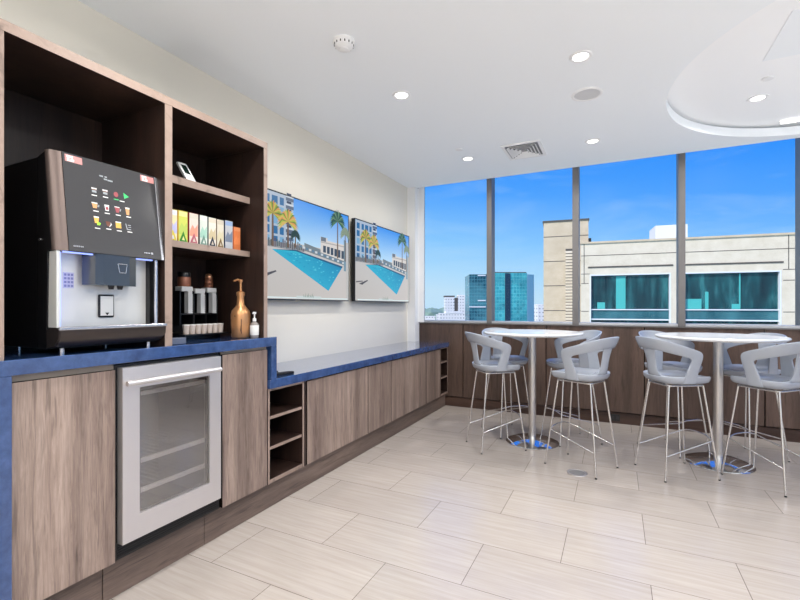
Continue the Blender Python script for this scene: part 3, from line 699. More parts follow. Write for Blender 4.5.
# syrup bottle behind the divider and the small riser it stands beside
c = (-2.20, 1.548, CT)
t = thing('syrup_bottle', 'small syrup bottle with yellow label beside the tower divider', 'bottle', c)
obj('bottle', lathe([(0,0.001),(0.026,0.001),(0.028,0.006),(0.028,0.11),(0.020,0.135),(0.011,0.15),(0.011,0.185),(0,0.185)], c, 24), mat('amber_bottle', rgb(120,84,60), 0.15, coat=0.4), t, 40)
obj('bottle_label', lathe([(0.0283,0.03),(0.0288,0.031),(0.0288,0.10),(0.0283,0.101)], c, 24), mat('yellow_label', rgb(222,186,96), 0.5, noise=0.4, nscale=50), t, True)
obj('cap', lathe([(0,0.184),(0.013,0.184),(0.013,0.205),(0,0.206)], c, 20), mat('white_cap', rgb(210,206,200), 0.4), t, 40)
o = obj('napkin_tray', bx(-2.145, -2.075, 1.497, 1.60, CT+0.001, CT+0.034, 0.003), mat('slate_tray', rgb(96,104,122), 0.35))
tag(move_to_base(o, (-2.11,1.55,CT)), 'small slate blue tray at the foot of the tower divider', 'tray')

# black remote and clip on the bench
t = thing('remote_control', 'black remote control lying on the bench beside the step', 'remote control', (-2.10,2.38,0.868))
obj('case', prism([(-0.018,-0.085),(0.018,-0.085),(0.022,0.0),(0.018,0.085),(-0.018,0.085),(-0.022,0)], 0.020, lambda a, b, d: Vector((-2.10+a*0.9+b*0.25, 2.39+b*0.95-a*0.2, 0.8685+d)), bev=0.003), M['black'], t)
bm = bmesh.new()
for k in range(5):
    for j in (-0.008, 0.008): tube([(-2.10+j+0.25*(k-2)*0.025, 2.39+(k-2)*0.025, 0.888), (-2.10+j+0.25*(k-2)*0.025, 2.39+(k-2)*0.025, 0.891)], 0.004, 8, bm)
obj('buttons', bm, mat('grey_buttons', rgb(70,70,74), 0.5), t)
t = thing('glasses_case', 'small black case lying behind the remote on the bench', 'case', (-2.19,2.36,0.868))
obj('case', bx(-2.215, -2.165, 2.315, 2.42, 0.8685, 0.893, 0.008), M['black'], t)

# ================================================================== WALL SCREENS
def screen_mat():
    m = bpy.data.materials.new('pool_picture'); m.use_nodes = True; t = NT(m.node_tree)
    b = m.node_tree.nodes['Principled BSDF']; a = t.n('ShaderNodeVertexColor'); a.layer_name = 'picture'
    b.inputs['Base Color'].default_value = (0.01,0.01,0.01,1); b.inputs['Roughness'].default_value = 0.25
    t.l(a.outputs['Color'], b.inputs['Emission Color']); b.inputs['Emission Strength'].default_value = 0.92
    return m
M['screen'] = screen_mat()
def picture(W_, H_, at):
    """the shown picture of a pool terrace: polygons (s, t in metres on the screen), later ones in front"""
    bm = bmesh.new(); lay = bm.loops.layers.float_color.new('picture'); lvl = [0]
    def poly(pts, cols):
        lvl[0] += 1
        if not isinstance(cols, list): cols = [cols]*len(pts)
        f = bm.faces.new([bm.verts.new(at(s, tt, 0.00004*lvl[0])) for s, tt in pts])
        for lp, c in zip(f.loops, cols): lp[lay] = c
    def q(x0, z0, x1, z1, c): poly([(x0,z0),(x1,z0),(x1,z1),(x0,z1)], c)
    T = H_; hz = 0.49
    q(0, hz, W_, T, [rgb(176,222,252), rgb(200,226,246), rgb(60,146,236), rgb(70,150,240)])
    q(0, 0, W_, hz, [rgb(196,190,184), rgb(206,198,192), rgb(206,200,196), rgb(200,196,192)])
    # apartment block on the left
    poly([(0,0.42),(0.46,0.46),(0.46,0.66),(0.475,0.80),(0.475,T),(0,T)], rgb(176,190,206))
    for k in range(5):
        z = 0.455+k*0.083
        for x, w in ((0.03,0.06),(0.13,0.05),(0.205,0.07),(0.30,0.05)): q(x, z, x+w, z+0.064, rgb(36,104,156) if (k+int(x*50)) % 3 else rgb(120,170,206))
    for k in range(6):
        z = 0.50+k*0.068; q(0.375, z, 0.475, z+0.028, rgb(90,104,126)); q(0.375, z+0.03, 0.472, z+0.045, rgb(206,214,222)); q(0.385, z+0.045, 0.445, z+0.066, rgb(40,56,86))
    # hedge, far fence and loungers
    q(0, 0.425, 0.62, 0.475, rgb(150,150,150)); 
    for k in range(26): q(0.02+k*0.024, 0.43+0.004*(k%3), 0.034+k*0.024, 0.475+0.01*((k*7)%4), rgb(60+8*(k%5),70+6*(k%4),84))
    poly([(0.62,0.44),(1.26,0.36),(1.26,0.42),(0.62,0.51)], rgb(120,130,134))
    for k in range(16): q(0.55+k*0.045, 0.462-k*0.006, 0.585+k*0.045, 0.482-k*0.006, rgb(206,212,216) if k%2 else rgb(96,128,150))
    # low pavilion on the right
    poly([(0.86,0.45),(1.29,0.40),(1.29,0.57),(0.97,0.575),(0.97,0.60),(0.86,0.60)], rgb(222,214,206))
    for k in range(6): q(0.90+k*0.062, 0.455-k*0.006, 0.945+k*0.062, 0.52-k*0.003, rgb(58,70,82))
    q(0.865, 0.56, 0.945, 0.60, rgb(110,116,122)); q(0.86, 0.545, 1.29, 0.556, rgb(176,170,164))
    # right edge wall
    q(W_-0.085, 0.30, W_-0.045, 0.62, rgb(120,150,164)); q(W_-0.045, 0.0, W_, 0.60, rgb(198,194,190))
    # pool
    poly([(0.205,0.405),(0.50,0.432),(1.235,0.345),(0.985,0.088)], [rgb(40,176,208), rgb(60,196,214), rgb(16,134,180), rgb(40,170,206)])
    poly([(0.205,0.405),(0.50,0.432),(1.235,0.345),(1.22,0.327),(0.50,0.420)], rgb(20,84,120))
    rnd = random.Random(3)
    for k in range(60):
        a, b = rnd.random(), rnd.random(); s = 0.30*(1-a)*(1-b)+0.55*a*(1-b)+1.17*a*b+0.96*(1-a)*b; z = 0.385*(1-a)*(1-b)+0.405*a*(1-b)+0.325*a*b+0.12*(1-a)*b
        poly([(s-0.016,z),(s,z-0.004),(s+0.016,z+0.001),(s,z+0.005)], rgb(90,206,222) if k%2 else rgb(24,146,190))
    # palms
    def palm(x, z0, z1, R, cols, tw):
        poly([(x-tw,z0),(x+tw,z0),(x+tw*0.7,z1),(x-tw*0.7,z1)], rgb(112,88,66))
        for k in range(22):
            a = -0.5+ (PI+1.0)*k/21; dx, dz = math.cos(a)*R, math.sin(a)*R*0.85
            tip = (x+dx, z1+dz-0.28*R*abs(math.cos(a))); mid = (x+dx*0.55, z1+dz*0.62+0.05*R)
            n = Vector((-dz, dx)).normalized()*R*0.10
            poly([(x,z1),(mid[0]+n.x,mid[1]+n.y),tip,(mid[0]-n.x,mid[1]-n.y)], cols[k % len(cols)])
    palm(0.21, 0.43, 0.70, 0.135, [rgb(150,160,30), rgb(196,186,70), rgb(210,140,60), rgb(92,120,30)], 0.014)
    palm(0.395, 0.44, 0.66, 0.140, [rgb(186,190,60), rgb(214,180,90), rgb(222,150,70), rgb(110,140,40)], 0.013)
    palm(0.49, 0.45, 0.55, 0.075, [rgb(24,50,40), rgb(40,66,48)], 0.010)
    palm(1.135, 0.42, 0.79, 0.145, [rgb(40,84,56), rgb(76,116,70), rgb(110,140,96), rgb(30,62,46)], 0.011)
    palm(1.27, 0.40, 0.68, 0.10, [rgb(120,140,110), rgb(150,160,130)], 0.010)
    # shadow on the paving and pale reflection strip low on the glass
    poly([(0.06,0.185),(0.24,0.235),(0.25,0.225),(0.16,0.19),(0.13,0.175)], rgb(76,72,76)); poly([(0.0,0.21),(0.14,0.222),(0.14,0.212),(0.0,0.195)], rgb(96,92,94))
    q(0.03, 0.006, W_-0.03, 0.018, rgb(222,236,236)); q(0.50, 0.010, 0.86, 0.030, rgb(206,216,214))
    for k in range(7): poly([(0.60+k*0.022,0.02),(0.612+k*0.022,0.02),(0.606+k*0.022+0.01*((k%3)-1),0.05+0.012*(k%2))], rgb(126,146,130))
    return bm
def wall_screen(label, y0, y1):
    z0, z1, xb, xf = 1.405, 2.305, -2.565, -2.522
    t = thing('wall_screen', label, 'television', (-2.55,(y0+y1)/2,z0), 'pool picture televisions above the bench')
    obj('housing', bx(xb, xf, y0, y1, z0, z1, 0.003), M['black'], t)
    b = 0.010
    sc = picture(y1-y0-2*b, z1-z0-2*b, lambda s, tt, d: Vector((xf+0.0006+d, y0+b+s, z0+b+tt)))
    bm2 = sc
    obj('display', bm2, M['screen'], t)
    bm = bx(xf-0.001, xf+0.003, y0, y1, z1-0.009, z1, mi=0); bx(xf-0.001, xf+0.003, y0, y1, z0, z0+0.010, bm=bm); bx(xf-0.001, xf+0.003, y0, y0+0.009, z0+0.010, z1-0.009, bm=bm); bx(xf-0.001, xf+0.003, y1-0.009, y1, z0+0.010, z1-0.009, bm=bm)
    obj('bezel', bm, mat('dark_chrome_bezel', rgb(60,62,66), 0.2, 0.6), t)
    obj('wall_mount', bx(-2.599, xb, (y0+y1)/2-0.25, (y0+y1)/2+0.25, z0+0.25, z1-0.25), M['black'], t)
    return t
wall_screen('wall television showing a blue pool, half behind the shelf tower', 2.520, 3.880)
wall_screen('wall television showing a blue pool, nearest the windows', 4.000, 5.375)

# ================================================================== TABLES
def bar_table(x, y, label):
    t = thing('bar_table', label, 'bar table', (x,y,0), 'round white bar tables')
    obj('tabletop', lathe([(0,1.070),(0.44,1.070),(0.462,1.074),(0.475,1.086),(0.474,1.094),(0.466,1.100),(0,1.100)], (x,y,0), 96), M['white'], t, 30)
    obj('top_plate', lathe([(0,1.058),(0.16,1.058),(0.16,1.0698),(0,1.0698)], (x,y,0), 40), M['steel'], t, 30)
    obj('column', lathe([(0,0.062),(0.036,0.062),(0.036,1.058),(0,1.058)], (x,y,0), 32), M['steel'], t, 30)
    obj('base_plate', lathe([(0,0.001),(0.254,0.001),(0.256,0.004),(0.253,0.008),(0.20,0.030),(0.12,0.054),(0.045,0.066),(0,0.066)], (x,y,0), 72), M['chrome'], t, 30)
    return t
bar_table(-0.751, 4.50, 'left round white bar table with chrome column, nearer the bench')
bar_table(0.790, 4.600, 'right round white bar table with chrome column, away from the bench')

# ================================================================== STOOLS
def seat_bm():
    bm = bmesh.new(); N = 48
    def ring(f, z, dz=0.0):
        out = []
        for k in range(N):
            a = 2*PI*k/N; c, s = math.cos(a), math.sin(a); e = 2/3.4
            x = math.copysign(abs(c)**e, c)*0.210*f; y = math.copysign(abs(s)**e, s)*0.196*f*(1.0-0.06*(x/0.210))
            zz = z + dz*(abs(y)/0.205)**2 - (0.012 if x > 0.15 else 0)*f*((x-0.15)/0.065 if x > 0.15 else 0)
            out.append(bm.verts.new((x+0.008, y, zz)))
        return out
    top = bm.verts.new((0.008,0,0.778)); R = [ring(0.3,0.779), ring(0.6,0.782,0.004), ring(0.85,0.790,0.008), ring(0.95,0.797,0.01), ring(0.99,0.799,0.01), ring(1.0,0.793,0.008), ring(0.985,0.772), ring(0.93,0.752), ring(0.75,0.742), ring(0.35,0.740)]
    bot = bm.verts.new((0.008,0,0.740))
    for k in range(N): bm.faces.new((top, R[0][k], R[0][(k+1)%N]))
    for A, B in zip(R, R[1:]):
        for k in range(N): bm.faces.new((A[k], B[k], B[(k+1)%N], A[(k+1)%N]))
    for k in range(N): bm.faces.new((bot, R[-1][(k+1)%N], R[-1][k]))
    bmesh.ops.recalc_face_normals(bm, faces=bm.faces[:])
    return bm
def back_bm():
    """wrap-round band whose ends fold down as slanting struts to the seat sides, plus the rear neck"""
    bm = bmesh.new()
    O = [(0.022,0.188,0.752),(0.034,0.203,0.85),(0.050,0.222,0.945),(0.042,0.231,0.990),(0.002,0.237,1.014),(-0.08,0.235,1.040),(-0.175,0.204,1.074),(-0.262,0.120,1.101),(-0.289,0,1.109)]
    I = [(-0.082,0.188,0.752),(-0.062,0.203,0.84),(-0.042,0.214,0.908),(-0.036,0.219,0.936),(-0.056,0.219,0.955),(-0.115,0.206,0.973),(-0.178,0.170,0.992),(-0.234,0.095,1.012),(-0.253,0,1.018)]
    def mirror(L): return L + [(x,-y,z) for x, y, z in reversed(L[:-1])]
    o = catmull(mirror(O), 5); i = catmull(mirror(I), 5); n = len(o); K = 4; G = []
    for a, b in zip(o, i):
        row = []
        for k in range(K+1):
            f = k/K; p = a.lerp(b, f); h = Vector((p.x, p.y, 0)); bul = 4*f*(1-f)*0.004
            if h.length > 1e-6: p = p + h.normalized()*bul
            row.append(bm.verts.new(p))
        G.append(row)
    for j in range(n-1):
        for k in range(K): bm.faces.new((G[j][k], G[j+1][k], G[j+1][k+1], G[j][k+1]))
    mid = [(-0.246,1.018,0.078),(-0.238,0.985,0.066),(-0.228,0.940,0.057),(-0.219,0.890,0.055),(-0.211,0.840,0.060),(-0.198,0.802,0.072),(-0.155,0.786,0.088),(-0.09,0.781,0.10)]
    ctr = catmull([(x, w, z) for x, z, w in mid], 4); rows = []
    for p in ctr:
        x, w, z = p; row = []
        for k in range(7):
            f = -1+2*k/6; row.append(bm.verts.new((x+0.018*f*f, w*f, z+0.004*f*f)))
        rows.append(row)
    for A, B in zip(rows, rows[1:]):
        for k in range(6): bm.faces.new((A[k], A[k+1], B[k+1], B[k]))
    bmesh.ops.recalc_face_normals(bm, faces=bm.faces[:])
    return bm
def make_stool():
    t = thing('bar_stool', '', 'bar stool', (0,0,0), 'pale grey bar stools around the bar tables')
    obj('seat', seat_bm(), M['shell'], t, 'all')
    b = obj('backrest', back_bm(), M['shell'], t, 50)
    sd = b.modifiers.new('thickness', 'SOLIDIFY'); sd.thickness = 0.013; sd.offset = 0
    bv = b.modifiers.new('rounding', 'BEVEL'); bv.width = 0.004; bv.segments = 2; bv.limit_method = 'ANGLE'
    tx, ty, tz = 0.150, 0.125, 0.727; fx, fy = 0.2225, 0.1875; rr = 0.0075
    path = []
    for sx, sy, a0 in ((1,1,0), (-1,1,PI/2), (-1,-1,PI), (1,-1,3*PI/2)):
        for k in range(5):
            a = a0+PI/2*k/4; path.append((sx*(tx-0.03)+0.03*math.cos(a), sy*(ty-0.03)+0.03*math.sin(a), tz))
    bm = tube(path, rr, 10, closed=True)
    for sy in (-1, 1): bx(-0.10, 0.10, sy*0.085-0.018, sy*0.085+0.018, tz+0.004, 0.743, bm=bm)
    bx(-0.14, 0.14, -0.07, 0.07, tz+0.002, 0.7415, bm=bm)
    obj('seat_frame', bm, M['rod'], t, 40)
    def leg(sx, sy, z): k = (tz-z)/tz; return Vector((sx*(tx-0.008+(fx-tx+0.008)*k), sy*(ty-0.008+(fy-ty+0.008)*k), z))
    for sx in (1, -1):
        for sy in (1, -1):
            l = obj('leg', tube([leg(sx,sy,tz), leg(sx,sy,0.4), leg(sx,sy,0.006)], rr, 12), M['rod'], t, 40)
            obj('foot_glide', tube([leg(sx,sy,0.010), leg(sx,sy,0.0008)], 0.0085, 10), M['black'], l)
    for sy in (1, -1): obj('side_stretcher', tube([leg(1,sy,0.300), leg(-1,sy,0.188)], 0.0055, 10), M['rod'], t, 40)
    a, b2 = leg(1,1,0.300), leg(1,-1,0.300)
    obj('footrest', tube(catmull([a, a.lerp(b2,0.25)+Vector((0.012,0,0.018)), a.lerp(b2,0.5)+Vector((0.016,0,0.020)), a.lerp(b2,0.75)+Vector((0.012,0,0.018)), b2], 4), 0.0055, 10), M['rod'], t, 40)
    return t
proto = make_stool()
spots = [(-1.047,4.197,39,'pale grey bar stool at the left table, on the camera side nearest the bench'),
         (-0.268,4.000,156,'pale grey bar stool at the left table, on the camera side beside the floor socket'),
         (-1.060,4.740,-49,'pale grey bar stool at the left table, window side, behind the stool nearest the bench'),
         (-0.414,4.730,216,'pale grey bar stool at the left table, window side, right of the chrome column'),
         (0.433,4.184,31,'pale grey bar stool at the right table, on the camera side, left of its column'),
         (1.051,4.274,135,'pale grey bar stool at the right table, camera side, rightmost in the photo'),
         (0.480,4.877,-44,'pale grey bar stool at the right table, window side, left of its column'),
         (1.055,4.892,221,'pale grey bar stool at the right table, window side, right of its column')]
for i, (x, y, a, lab) in enumerate(spots):
    q = proto if i == 0 else copy_tree(proto)
    q.location = (x, y, 0); q.rotation_euler = (0, 0, math.radians(a)); q['label'] = lab

t = thing('floor_socket', 'round steel floor socket cover on the tiles by the left table', 'floor socket', (-0.284,3.814,0))
obj('ring', lathe([(0.060,0.0005),(0.078,0.0005),(0.077,0.005),(0.064,0.006),(0.060,0.003),(0.060,0.0005)], (-0.284,3.814,0), 40), M['steel_satin'], t, 40)
obj('cover', lathe([(0,0.0005),(0.060,0.0005),(0.060,0.0035),(0,0.0038)], (-0.284,3.814,0), 40), mat('grey_steel_cover', rgb(150,148,146), 0.5, 0.3), t, 40)
t = thing('wall_outlet', 'black double power outlet in the plinth below the windows', 'power outlet', (-0.01,5.63,0.035))
obj('cover_plate', bx(-0.062, 0.040, 5.628, 5.6345, 0.028, 0.105, 0.002), M['black'], t)
for xx in (-0.038, 0.016): obj('socket_face', bx(xx-0.014, xx+0.014, 5.6255, 5.6285, 0.048, 0.086, 0.001), M['steel_dark'], t)

# ================================================================== OUTSIDE
def concrete(name, a, b): 
    m = bpy.data.materials.new(name); m.use_nodes = True; t = NT(m.node_tree); p = m.node_tree.nodes['Principled BSDF']
    g = t.n('ShaderNodeNewGeometry'); n = t.n('ShaderNodeTexNoise', Scale=1.1, Detail=8.0, Roughness=0.65); t.l(g.outputs['Position'], n.inputs['Vector'])
    r = t.n('ShaderNodeValToRGB'); e = r.color_ramp.elements; e[0].position = 0.3; e[0].color = a; e[1].position = 0.7; e[1].color = b
    t.l(n.outputs['Fac'], r.inputs['Fac']); t.l(r.outputs['Color'], p.inputs['Base Color']); p.inputs['Roughness'].default_value = 0.9; p.inputs['Specular IOR Level'].default_value = 0.1
    return m
M['conc'] = concrete('beige_concrete', rgb(206,192,169), rgb(222,209,189))
M['conc_tan'] = concrete('tan_concrete', rgb(192,173,146), rgb(208,190,164))
M['slot'] = mat('dark_facade_joint', rgb(86,80,74), 0.9)
M['wframe'] = mat('white_window_frame', rgb(222,224,226), 0.5)
def office_glass(name, stops, sc, det=3.0):
    m = bpy.data.materials.new(name); m.use_nodes = True; t = NT(m.node_tree); p = m.node_tree.nodes['Principled BSDF']
    g = t.n('ShaderNodeNewGeometry'); mp = t.n('ShaderNodeMapping'); mp.inputs['Scale'].default_value = sc; t.l(g.outputs['Position'], mp.inputs['Vector'])
    n = t.n('ShaderNodeTexNoise', Scale=1.0, Detail=det, Roughness=0.6); t.l(mp.outputs['Vector'], n.inputs['Vector'])
    r = t.n('ShaderNodeValToRGB'); e = r.color_ramp.elements; e[0].position = 0.32; e[0].color = stops[0]; e[1].position = 0.72; e[1].color = stops[-1]
    if len(stops) > 2: x = e.new(0.52); x.color = stops[1]
    t.l(n.outputs['Fac'], r.inputs['Fac']); t.l(r.outputs['Color'], p.inputs['Base Color']); p.inputs['Roughness'].default_value = 0.12; p.inputs['Specular IOR Level'].default_value = 0.3
    return m
M['og'] = office_glass('dark_teal_office_glass', [rgb(12,38,46), rgb(24,68,74), rgb(52,112,114)], (1.6,1.6,0.35))  # teal noise in the colour imitates reflections of the city
M['og_low'] = office_glass('teal_spandrel_glass', [rgb(36,82,92), rgb(66,118,126)], (0.8,0.8,0.5))
M['teal'] = mat('bright_teal_blind', rgb(70,172,166), 0.4)
A6 = math.radians(6.4); U = Vector((math.cos(A6), math.sin(A6), 0)); Nn = Vector((-math.sin(A6), math.cos(A6), 0)); FO = Vector((0,40,0))
def fac(s, z, d=0.0): return FO + U*s + Nn*d + Vector((0,0,z))
def fbox(s0, s1, z0, z1, d0, d1, bm=None, mi=0):
    return prism([(s0,z0),(s1,z0),(s1,z1),(s0,z1)], 1.0, lambda a, b, q: fac(a, b, d1 if q else d0), bm, mi)
t = thing('office_building', 'low beige concrete office building with two wide teal windows opposite', 'building', tuple(fac(4.5,-45,5)))
bm = bmesh.new(); E_ = 12.2; holes = [(-1.98,3.90), (4.80,10.95)]; wz0, wz1 = 0.02, 4.02
fbox(-2.66, E_, wz1, 6.65, 0, 0.6, bm); fbox(-2.66, E_, -45, wz0, 0, 0.6, bm)
for a, b in ((-2.66,holes[0][0]), (holes[0][1],holes[1][0]), (holes[1][1],E_)): fbox(a, b, wz0, wz1, 0, 0.6, bm)
fbox(-1.80, E_, -45, 6.55, 1.2, 14, bm)
obj('facade', bm, M['conc'], t)
obj('parapet_cap', fbox(-2.75, E_+0.1, 6.60, 6.75, -0.12, 0.5), M['conc_tan'], t)
bm = bmesh.new()
for z in (5.60,): fbox(-2.66, E_, z-0.025, z+0.025, -0.012, 0.01, bm)
fbox(-2.45, -2.40, 3.3, 6.6, -0.012, 0.01, bm); fbox(11.36, 11.41, 4.05, 6.6, -0.012, 0.01, bm)
for z in (3.28, 0.95): fbox(-2.66, -2.08, z-0.025, z+0.025, -0.012, 0.01, bm); fbox(11.05, E_, z-0.025, z+0.025, -0.012, 0.01, bm)
fbox(11.05, E_, 4.05, 4.10, -0.012, 0.01, bm); fbox(-2.66,-2.0,4.05,4.10,-0.012,0.01,bm)
obj('panel_joints', bm, M['slot'], t)
bm = bmesh.new(); fbox(-2.12, 4.05, 4.56, 4.68, -0.05, 0.02, bm); fbox(4.62, 11.08, 4.56, 4.68, -0.05, 0.02, bm)
obj('shadow_slot', bm, M['slot'], t)
for a, b in holes:
    w = obj('window', fbox(a, b, wz0, wz1, 0.30, 0.36), M['og'], t)
    bm = bmesh.new()
    fbox(a, b, 3.92, 4.02, -0.02, 0.3, bm); fbox(a, a+0.09, 0.0, 3.92, -0.02, 0.3, bm); fbox(b-0.09, b, 0.0, 3.92, -0.02, 0.3, bm)
    fbox(a, b, 1.06, 1.14, 0.1, 0.3, bm); fbox(a, b, 0.24, 0.34, 0.1, 0.3, bm)
    obj('window_frame', bm, M['wframe'], w)
    obj('spandrel', fbox(a+0.09, b-0.09, 0.30, 1.06, 0.24, 0.30), M['og_low'], w)
    bm = bmesh.new()
    L = [(0.10,0.20,1.16,1.70),(0.34,0.46,1.16,3.85)] if a < 0 else [(0.02,0.20,1.16,1.95),(0.24,0.275,1.16,2.5),(0.52,0.60,1.16,1.55),(0.595,0.61,1.16,3.85)]
    for f0, f1, z0, z1 in L: fbox(a+(b-a)*f0, a+(b-a)*f1, z0, z1, 0.27, 0.30, bm)
    obj('blind', bm, M['teal'], w)
bm = bmesh.new(); fbox(4.3, 6.95, 6.55, 9.10, 8.0, 11.0, bm)
obj('roof_plant_room', bm, mat('white_render', rgb(226,226,222), 0.8), t)
t = thing('stair_tower', 'tall tan concrete tower with louvres left of the office building', 'building', tuple(fac(-4,-45,5)))
obj('tower_wall', fbox(-5.72, -1.97, -45, 9.0, 2.0, 10), M['conc_tan'], t)
obj('tower_cap', fbox(-5.80, -1.90, 8.95, 9.10, 1.92, 10.1), M['slot'], t)
bm = bmesh.new()
for z in (7.64, 5.42, 3.22, 0.99): fbox(-5.72, -1.97, z-0.03, z+0.03, 1.985, 2.01, bm)
obj('panel_joints', bm, M['slot'], t)
obj('louvre_back', fbox(-3.85, -3.1, -2, 6.5, 1.98, 2.0), M['slot'], t)
for k in range(24):
    z = 6.15-k*0.27
    obj('louvre_blade', prism([(-3.85,z),(-3.1,z),(-3.1,z+0.15),(-3.85,z+0.15)], 1.0, lambda a, b, q: fac(a, b-(0.06 if q == 0 else 0), 1.90 if q == 0 else 1.978)), M['conc'], t)
obj('wall_lamp', fbox(-1.97, -1.72, 6.9, 7.4, 2.3, 2.6), M['slot'], t)

# glass towers in the middle distance
def curtain(name, cs, mort, w, h, axis_y=False):
    m = bpy.data.materials.new(name); m.use_nodes = True; t = NT(m.node_tree); p = m.node_tree.nodes['Principled BSDF']
    tc = t.n('ShaderNodeTexCoord'); sp = t.n('ShaderNodeSeparateXYZ'); t.l(tc.outputs['Object'], sp.inputs[0])
    ad = t.n('ShaderNodeMath', operation='ADD'); t.l(sp.outputs['X'], ad.inputs[0]); t.l(sp.outputs['Y'], ad.inputs[1])
    cb = t.n('ShaderNodeCombineXYZ'); t.l(ad.outputs[0], cb.inputs['X']); t.l(sp.outputs['Z'], cb.inputs['Y'])
    b = t.n('ShaderNodeTexBrick', offset=0.0); t.l(cb.outputs[0], b.inputs['Vector'])
    b.inputs['Scale'].default_value = 1; b.inputs['Brick Width'].default_value = w; b.inputs['Row Height'].default_value = h; b.inputs['Mortar Size'].default_value = mort; b.inputs['Mortar Smooth'].default_value = 0
    b.inputs['Color1'].default_value = cs[0]; b.inputs['Color2'].default_value = cs[1]; b.inputs['Mortar'].default_value = cs[2]
    n = t.n('ShaderNodeTexNoise', Scale=0.12, Detail=4.0); t.l(tc.outputs['Object'], n.inputs['Vector'])
    mx = t.n('ShaderNodeMix', data_type='RGBA'); mr = t.n('ShaderNodeMapRange'); mr.inputs['From Min'].default_value = 0.42; mr.inputs['From Max'].default_value = 0.6; t.l(n.outputs['Fac'], mr.inputs['Value'])
    t.l(mr.outputs['Result'], mx.inputs['Factor']); t.l(b.outputs['Color'], mx.inputs[6]); mx.inputs[7].default_value = cs[3]
    mm = t.n('ShaderNodeMath', operation='MULTIPLY'); mm.inputs[1].default_value = 0.55; t.l(mr.outputs['Result'], mm.inputs[0]); t.l(mm.outputs[0], mx.inputs['Factor'])
    t.l(mx.outputs[2], p.inputs['Base Color']); p.inputs['Roughness'].default_value = 0.25; p.inputs['Specular IOR Level'].default_value = 0.3
    return m
M['cw1'] = curtain('teal_curtain_wall', (rgb(52,150,158), rgb(78,184,188), rgb(96,190,192), rgb(36,96,110)), 0.12, 1.6, 1.4)
M['cw2'] = curtain('dark_teal_curtain_wall', (rgb(24,66,82), rgb(38,90,106), rgb(76,132,142), rgb(92,156,164)), 0.10, 1.5, 1.4)
M['dk'] = mat('dark_recess_glass', rgb(20,50,70), 0.3)
def place(parent, m, bmf, name='wall'): return obj(name, bmf, m, parent)
def rbox(p, q, depth, z0, z1, bm=None, mi=0):
    """block with its front edge from p to q (plan), going 'depth' back"""
    p = Vector((*p,0)); q = Vector((*q,0)); d = (q-p).normalized(); n = Vector((-d.y, d.x, 0))
    pts = [p, q, q+n*depth, p+n*depth]
    return prism([(v.x, v.y) for v in pts], 1.0, lambda a, b, k: Vector((a, b, z1 if k else z0)), bm, mi)
t = thing('glass_tower', 'teal glass office tower with a darker wing, behind the left mullion', 'building', (-45,178,-45))
place(t, M['cw1'], rbox((-46.2,178.0), (-32.9,184.5), 18, -45, 15.2), 'tower_wall')
place(t, M['dk'], rbox((-40.9,180.55), (-39.0,181.45), 1.0, -45, 15.0), 'dark_bay').location.y -= 0.35
place(t, mat('pale_tower_side', rgb(150,196,200), 0.4), rbox((-32.85,184.5), (-30.6,187.6), 12, -45, 14.6), 'side_wall')
place(t, M['slot'], rbox((-46.0,178.4), (-33.2,184.7), 16, 15.2, 15.6), 'roof_edge')
place(t, M['cw2'], rbox((-54.1,173.8), (-46.4,177.2), 17, -45, 14.6), 'dark_wing')
bm = bmesh.new()
for z in (13.9, 3.6, 1.0): rbox((-50.8 if z != 1.0 else -54.0, 175.1 if z != 1.0 else 173.72), (-47.9,176.35), 0.4, z, z+0.45, bm)
o = place(t, M['wframe'], bm, 'white_band'); o.location.y -= 0.25
# white apartment towers
M['apt'] = curtain('white_apartment_front', (rgb(120,122,126), rgb(86,92,100), rgb(232,228,222), rgb(226,222,216)), 0.78, 2.6, 2.2)
M['aptw'] = mat('white_apartment_wall', rgb(232,229,224), 0.8)
t = thing('apartment_tower', 'white apartment tower with rows of small windows on the left skyline', 'building', (-112,312,-45))
place(t, M['apt'], rbox((-115.6,310.9), (-109.4,313.9), 12, -45, 8.6), 'tower_wall')
place(t, M['slot'], rbox((-116.0,310.6), (-109.1,313.8), 12, 8.6, 9.6), 'roof')
t = thing('apartment_tower', 'wider white apartment tower beside the dark teal tower', 'building', (-104,316,-45))
place(t, M['apt'], rbox((-107.0,315.2), (-100.3,318.4), 12, -45, 9.4), 'tower_wall')
place(t, M['aptw'], rbox((-106.6,315.6), (-100.3,318.6), 11, 9.4, 10.2), 'roof')
place(t, M['slot'], rbox((-109.35,314.2), (-107.05,315.3), 10, -45, 8.0), 'recess')
t = thing('podium_building', 'low cream podium building at the foot of the apartment towers', 'building', (-98,286,-45))
place(t, M['apt'], rbox((-108.6,281.0), (-90,290.2), 10, -45, -3.2), 'wall')
place(t, M['aptw'], rbox((-104.8,282.6), (-95,287.4), 8, -3.2, -1.9), 'roof_block')
for lab, x, y, w, d, z in (('low white flat building at far left of the skyline', -128, 292, 10, 10, -6.2), ('small pale building right of the teal glass tower', -40.5, 262, 5, 8, 2.2), ('small white building beside the tan tower', -32.0, 240, 6, 6, 0.2), ('low cream building on the far left horizon', -150, 380, 14, 10, -6.5)):
    t = thing('town_building', lab, 'building', (x,y,-45)); place(t, M['apt'], rbox((x,y),(x+w,y+w*0.45), d, -45, z), 'wall'); place(t, M['aptw'], rbox((x-0.2,y),(x+w+0.2,y+w*0.45), d, z, z+0.5), 'roof')
def trees():
    bm = bmesh.new(); rnd = random.Random(11)
    for k in range(260):
        a = rnd.random(); y = 420+rnd.random()*500; x = -y*(0.20+0.28*a); r = 5+rnd.random()*6
        m = Matrix.Translation((x, y, -14+rnd.random()*8-(900-y)*0.004)) @ Matrix.Diagonal((r*1.5, r, r*0.7, 1))
        bmesh.ops.create_icosphere(bm, subdivisions=1, radius=1, matrix=m)
    return bm
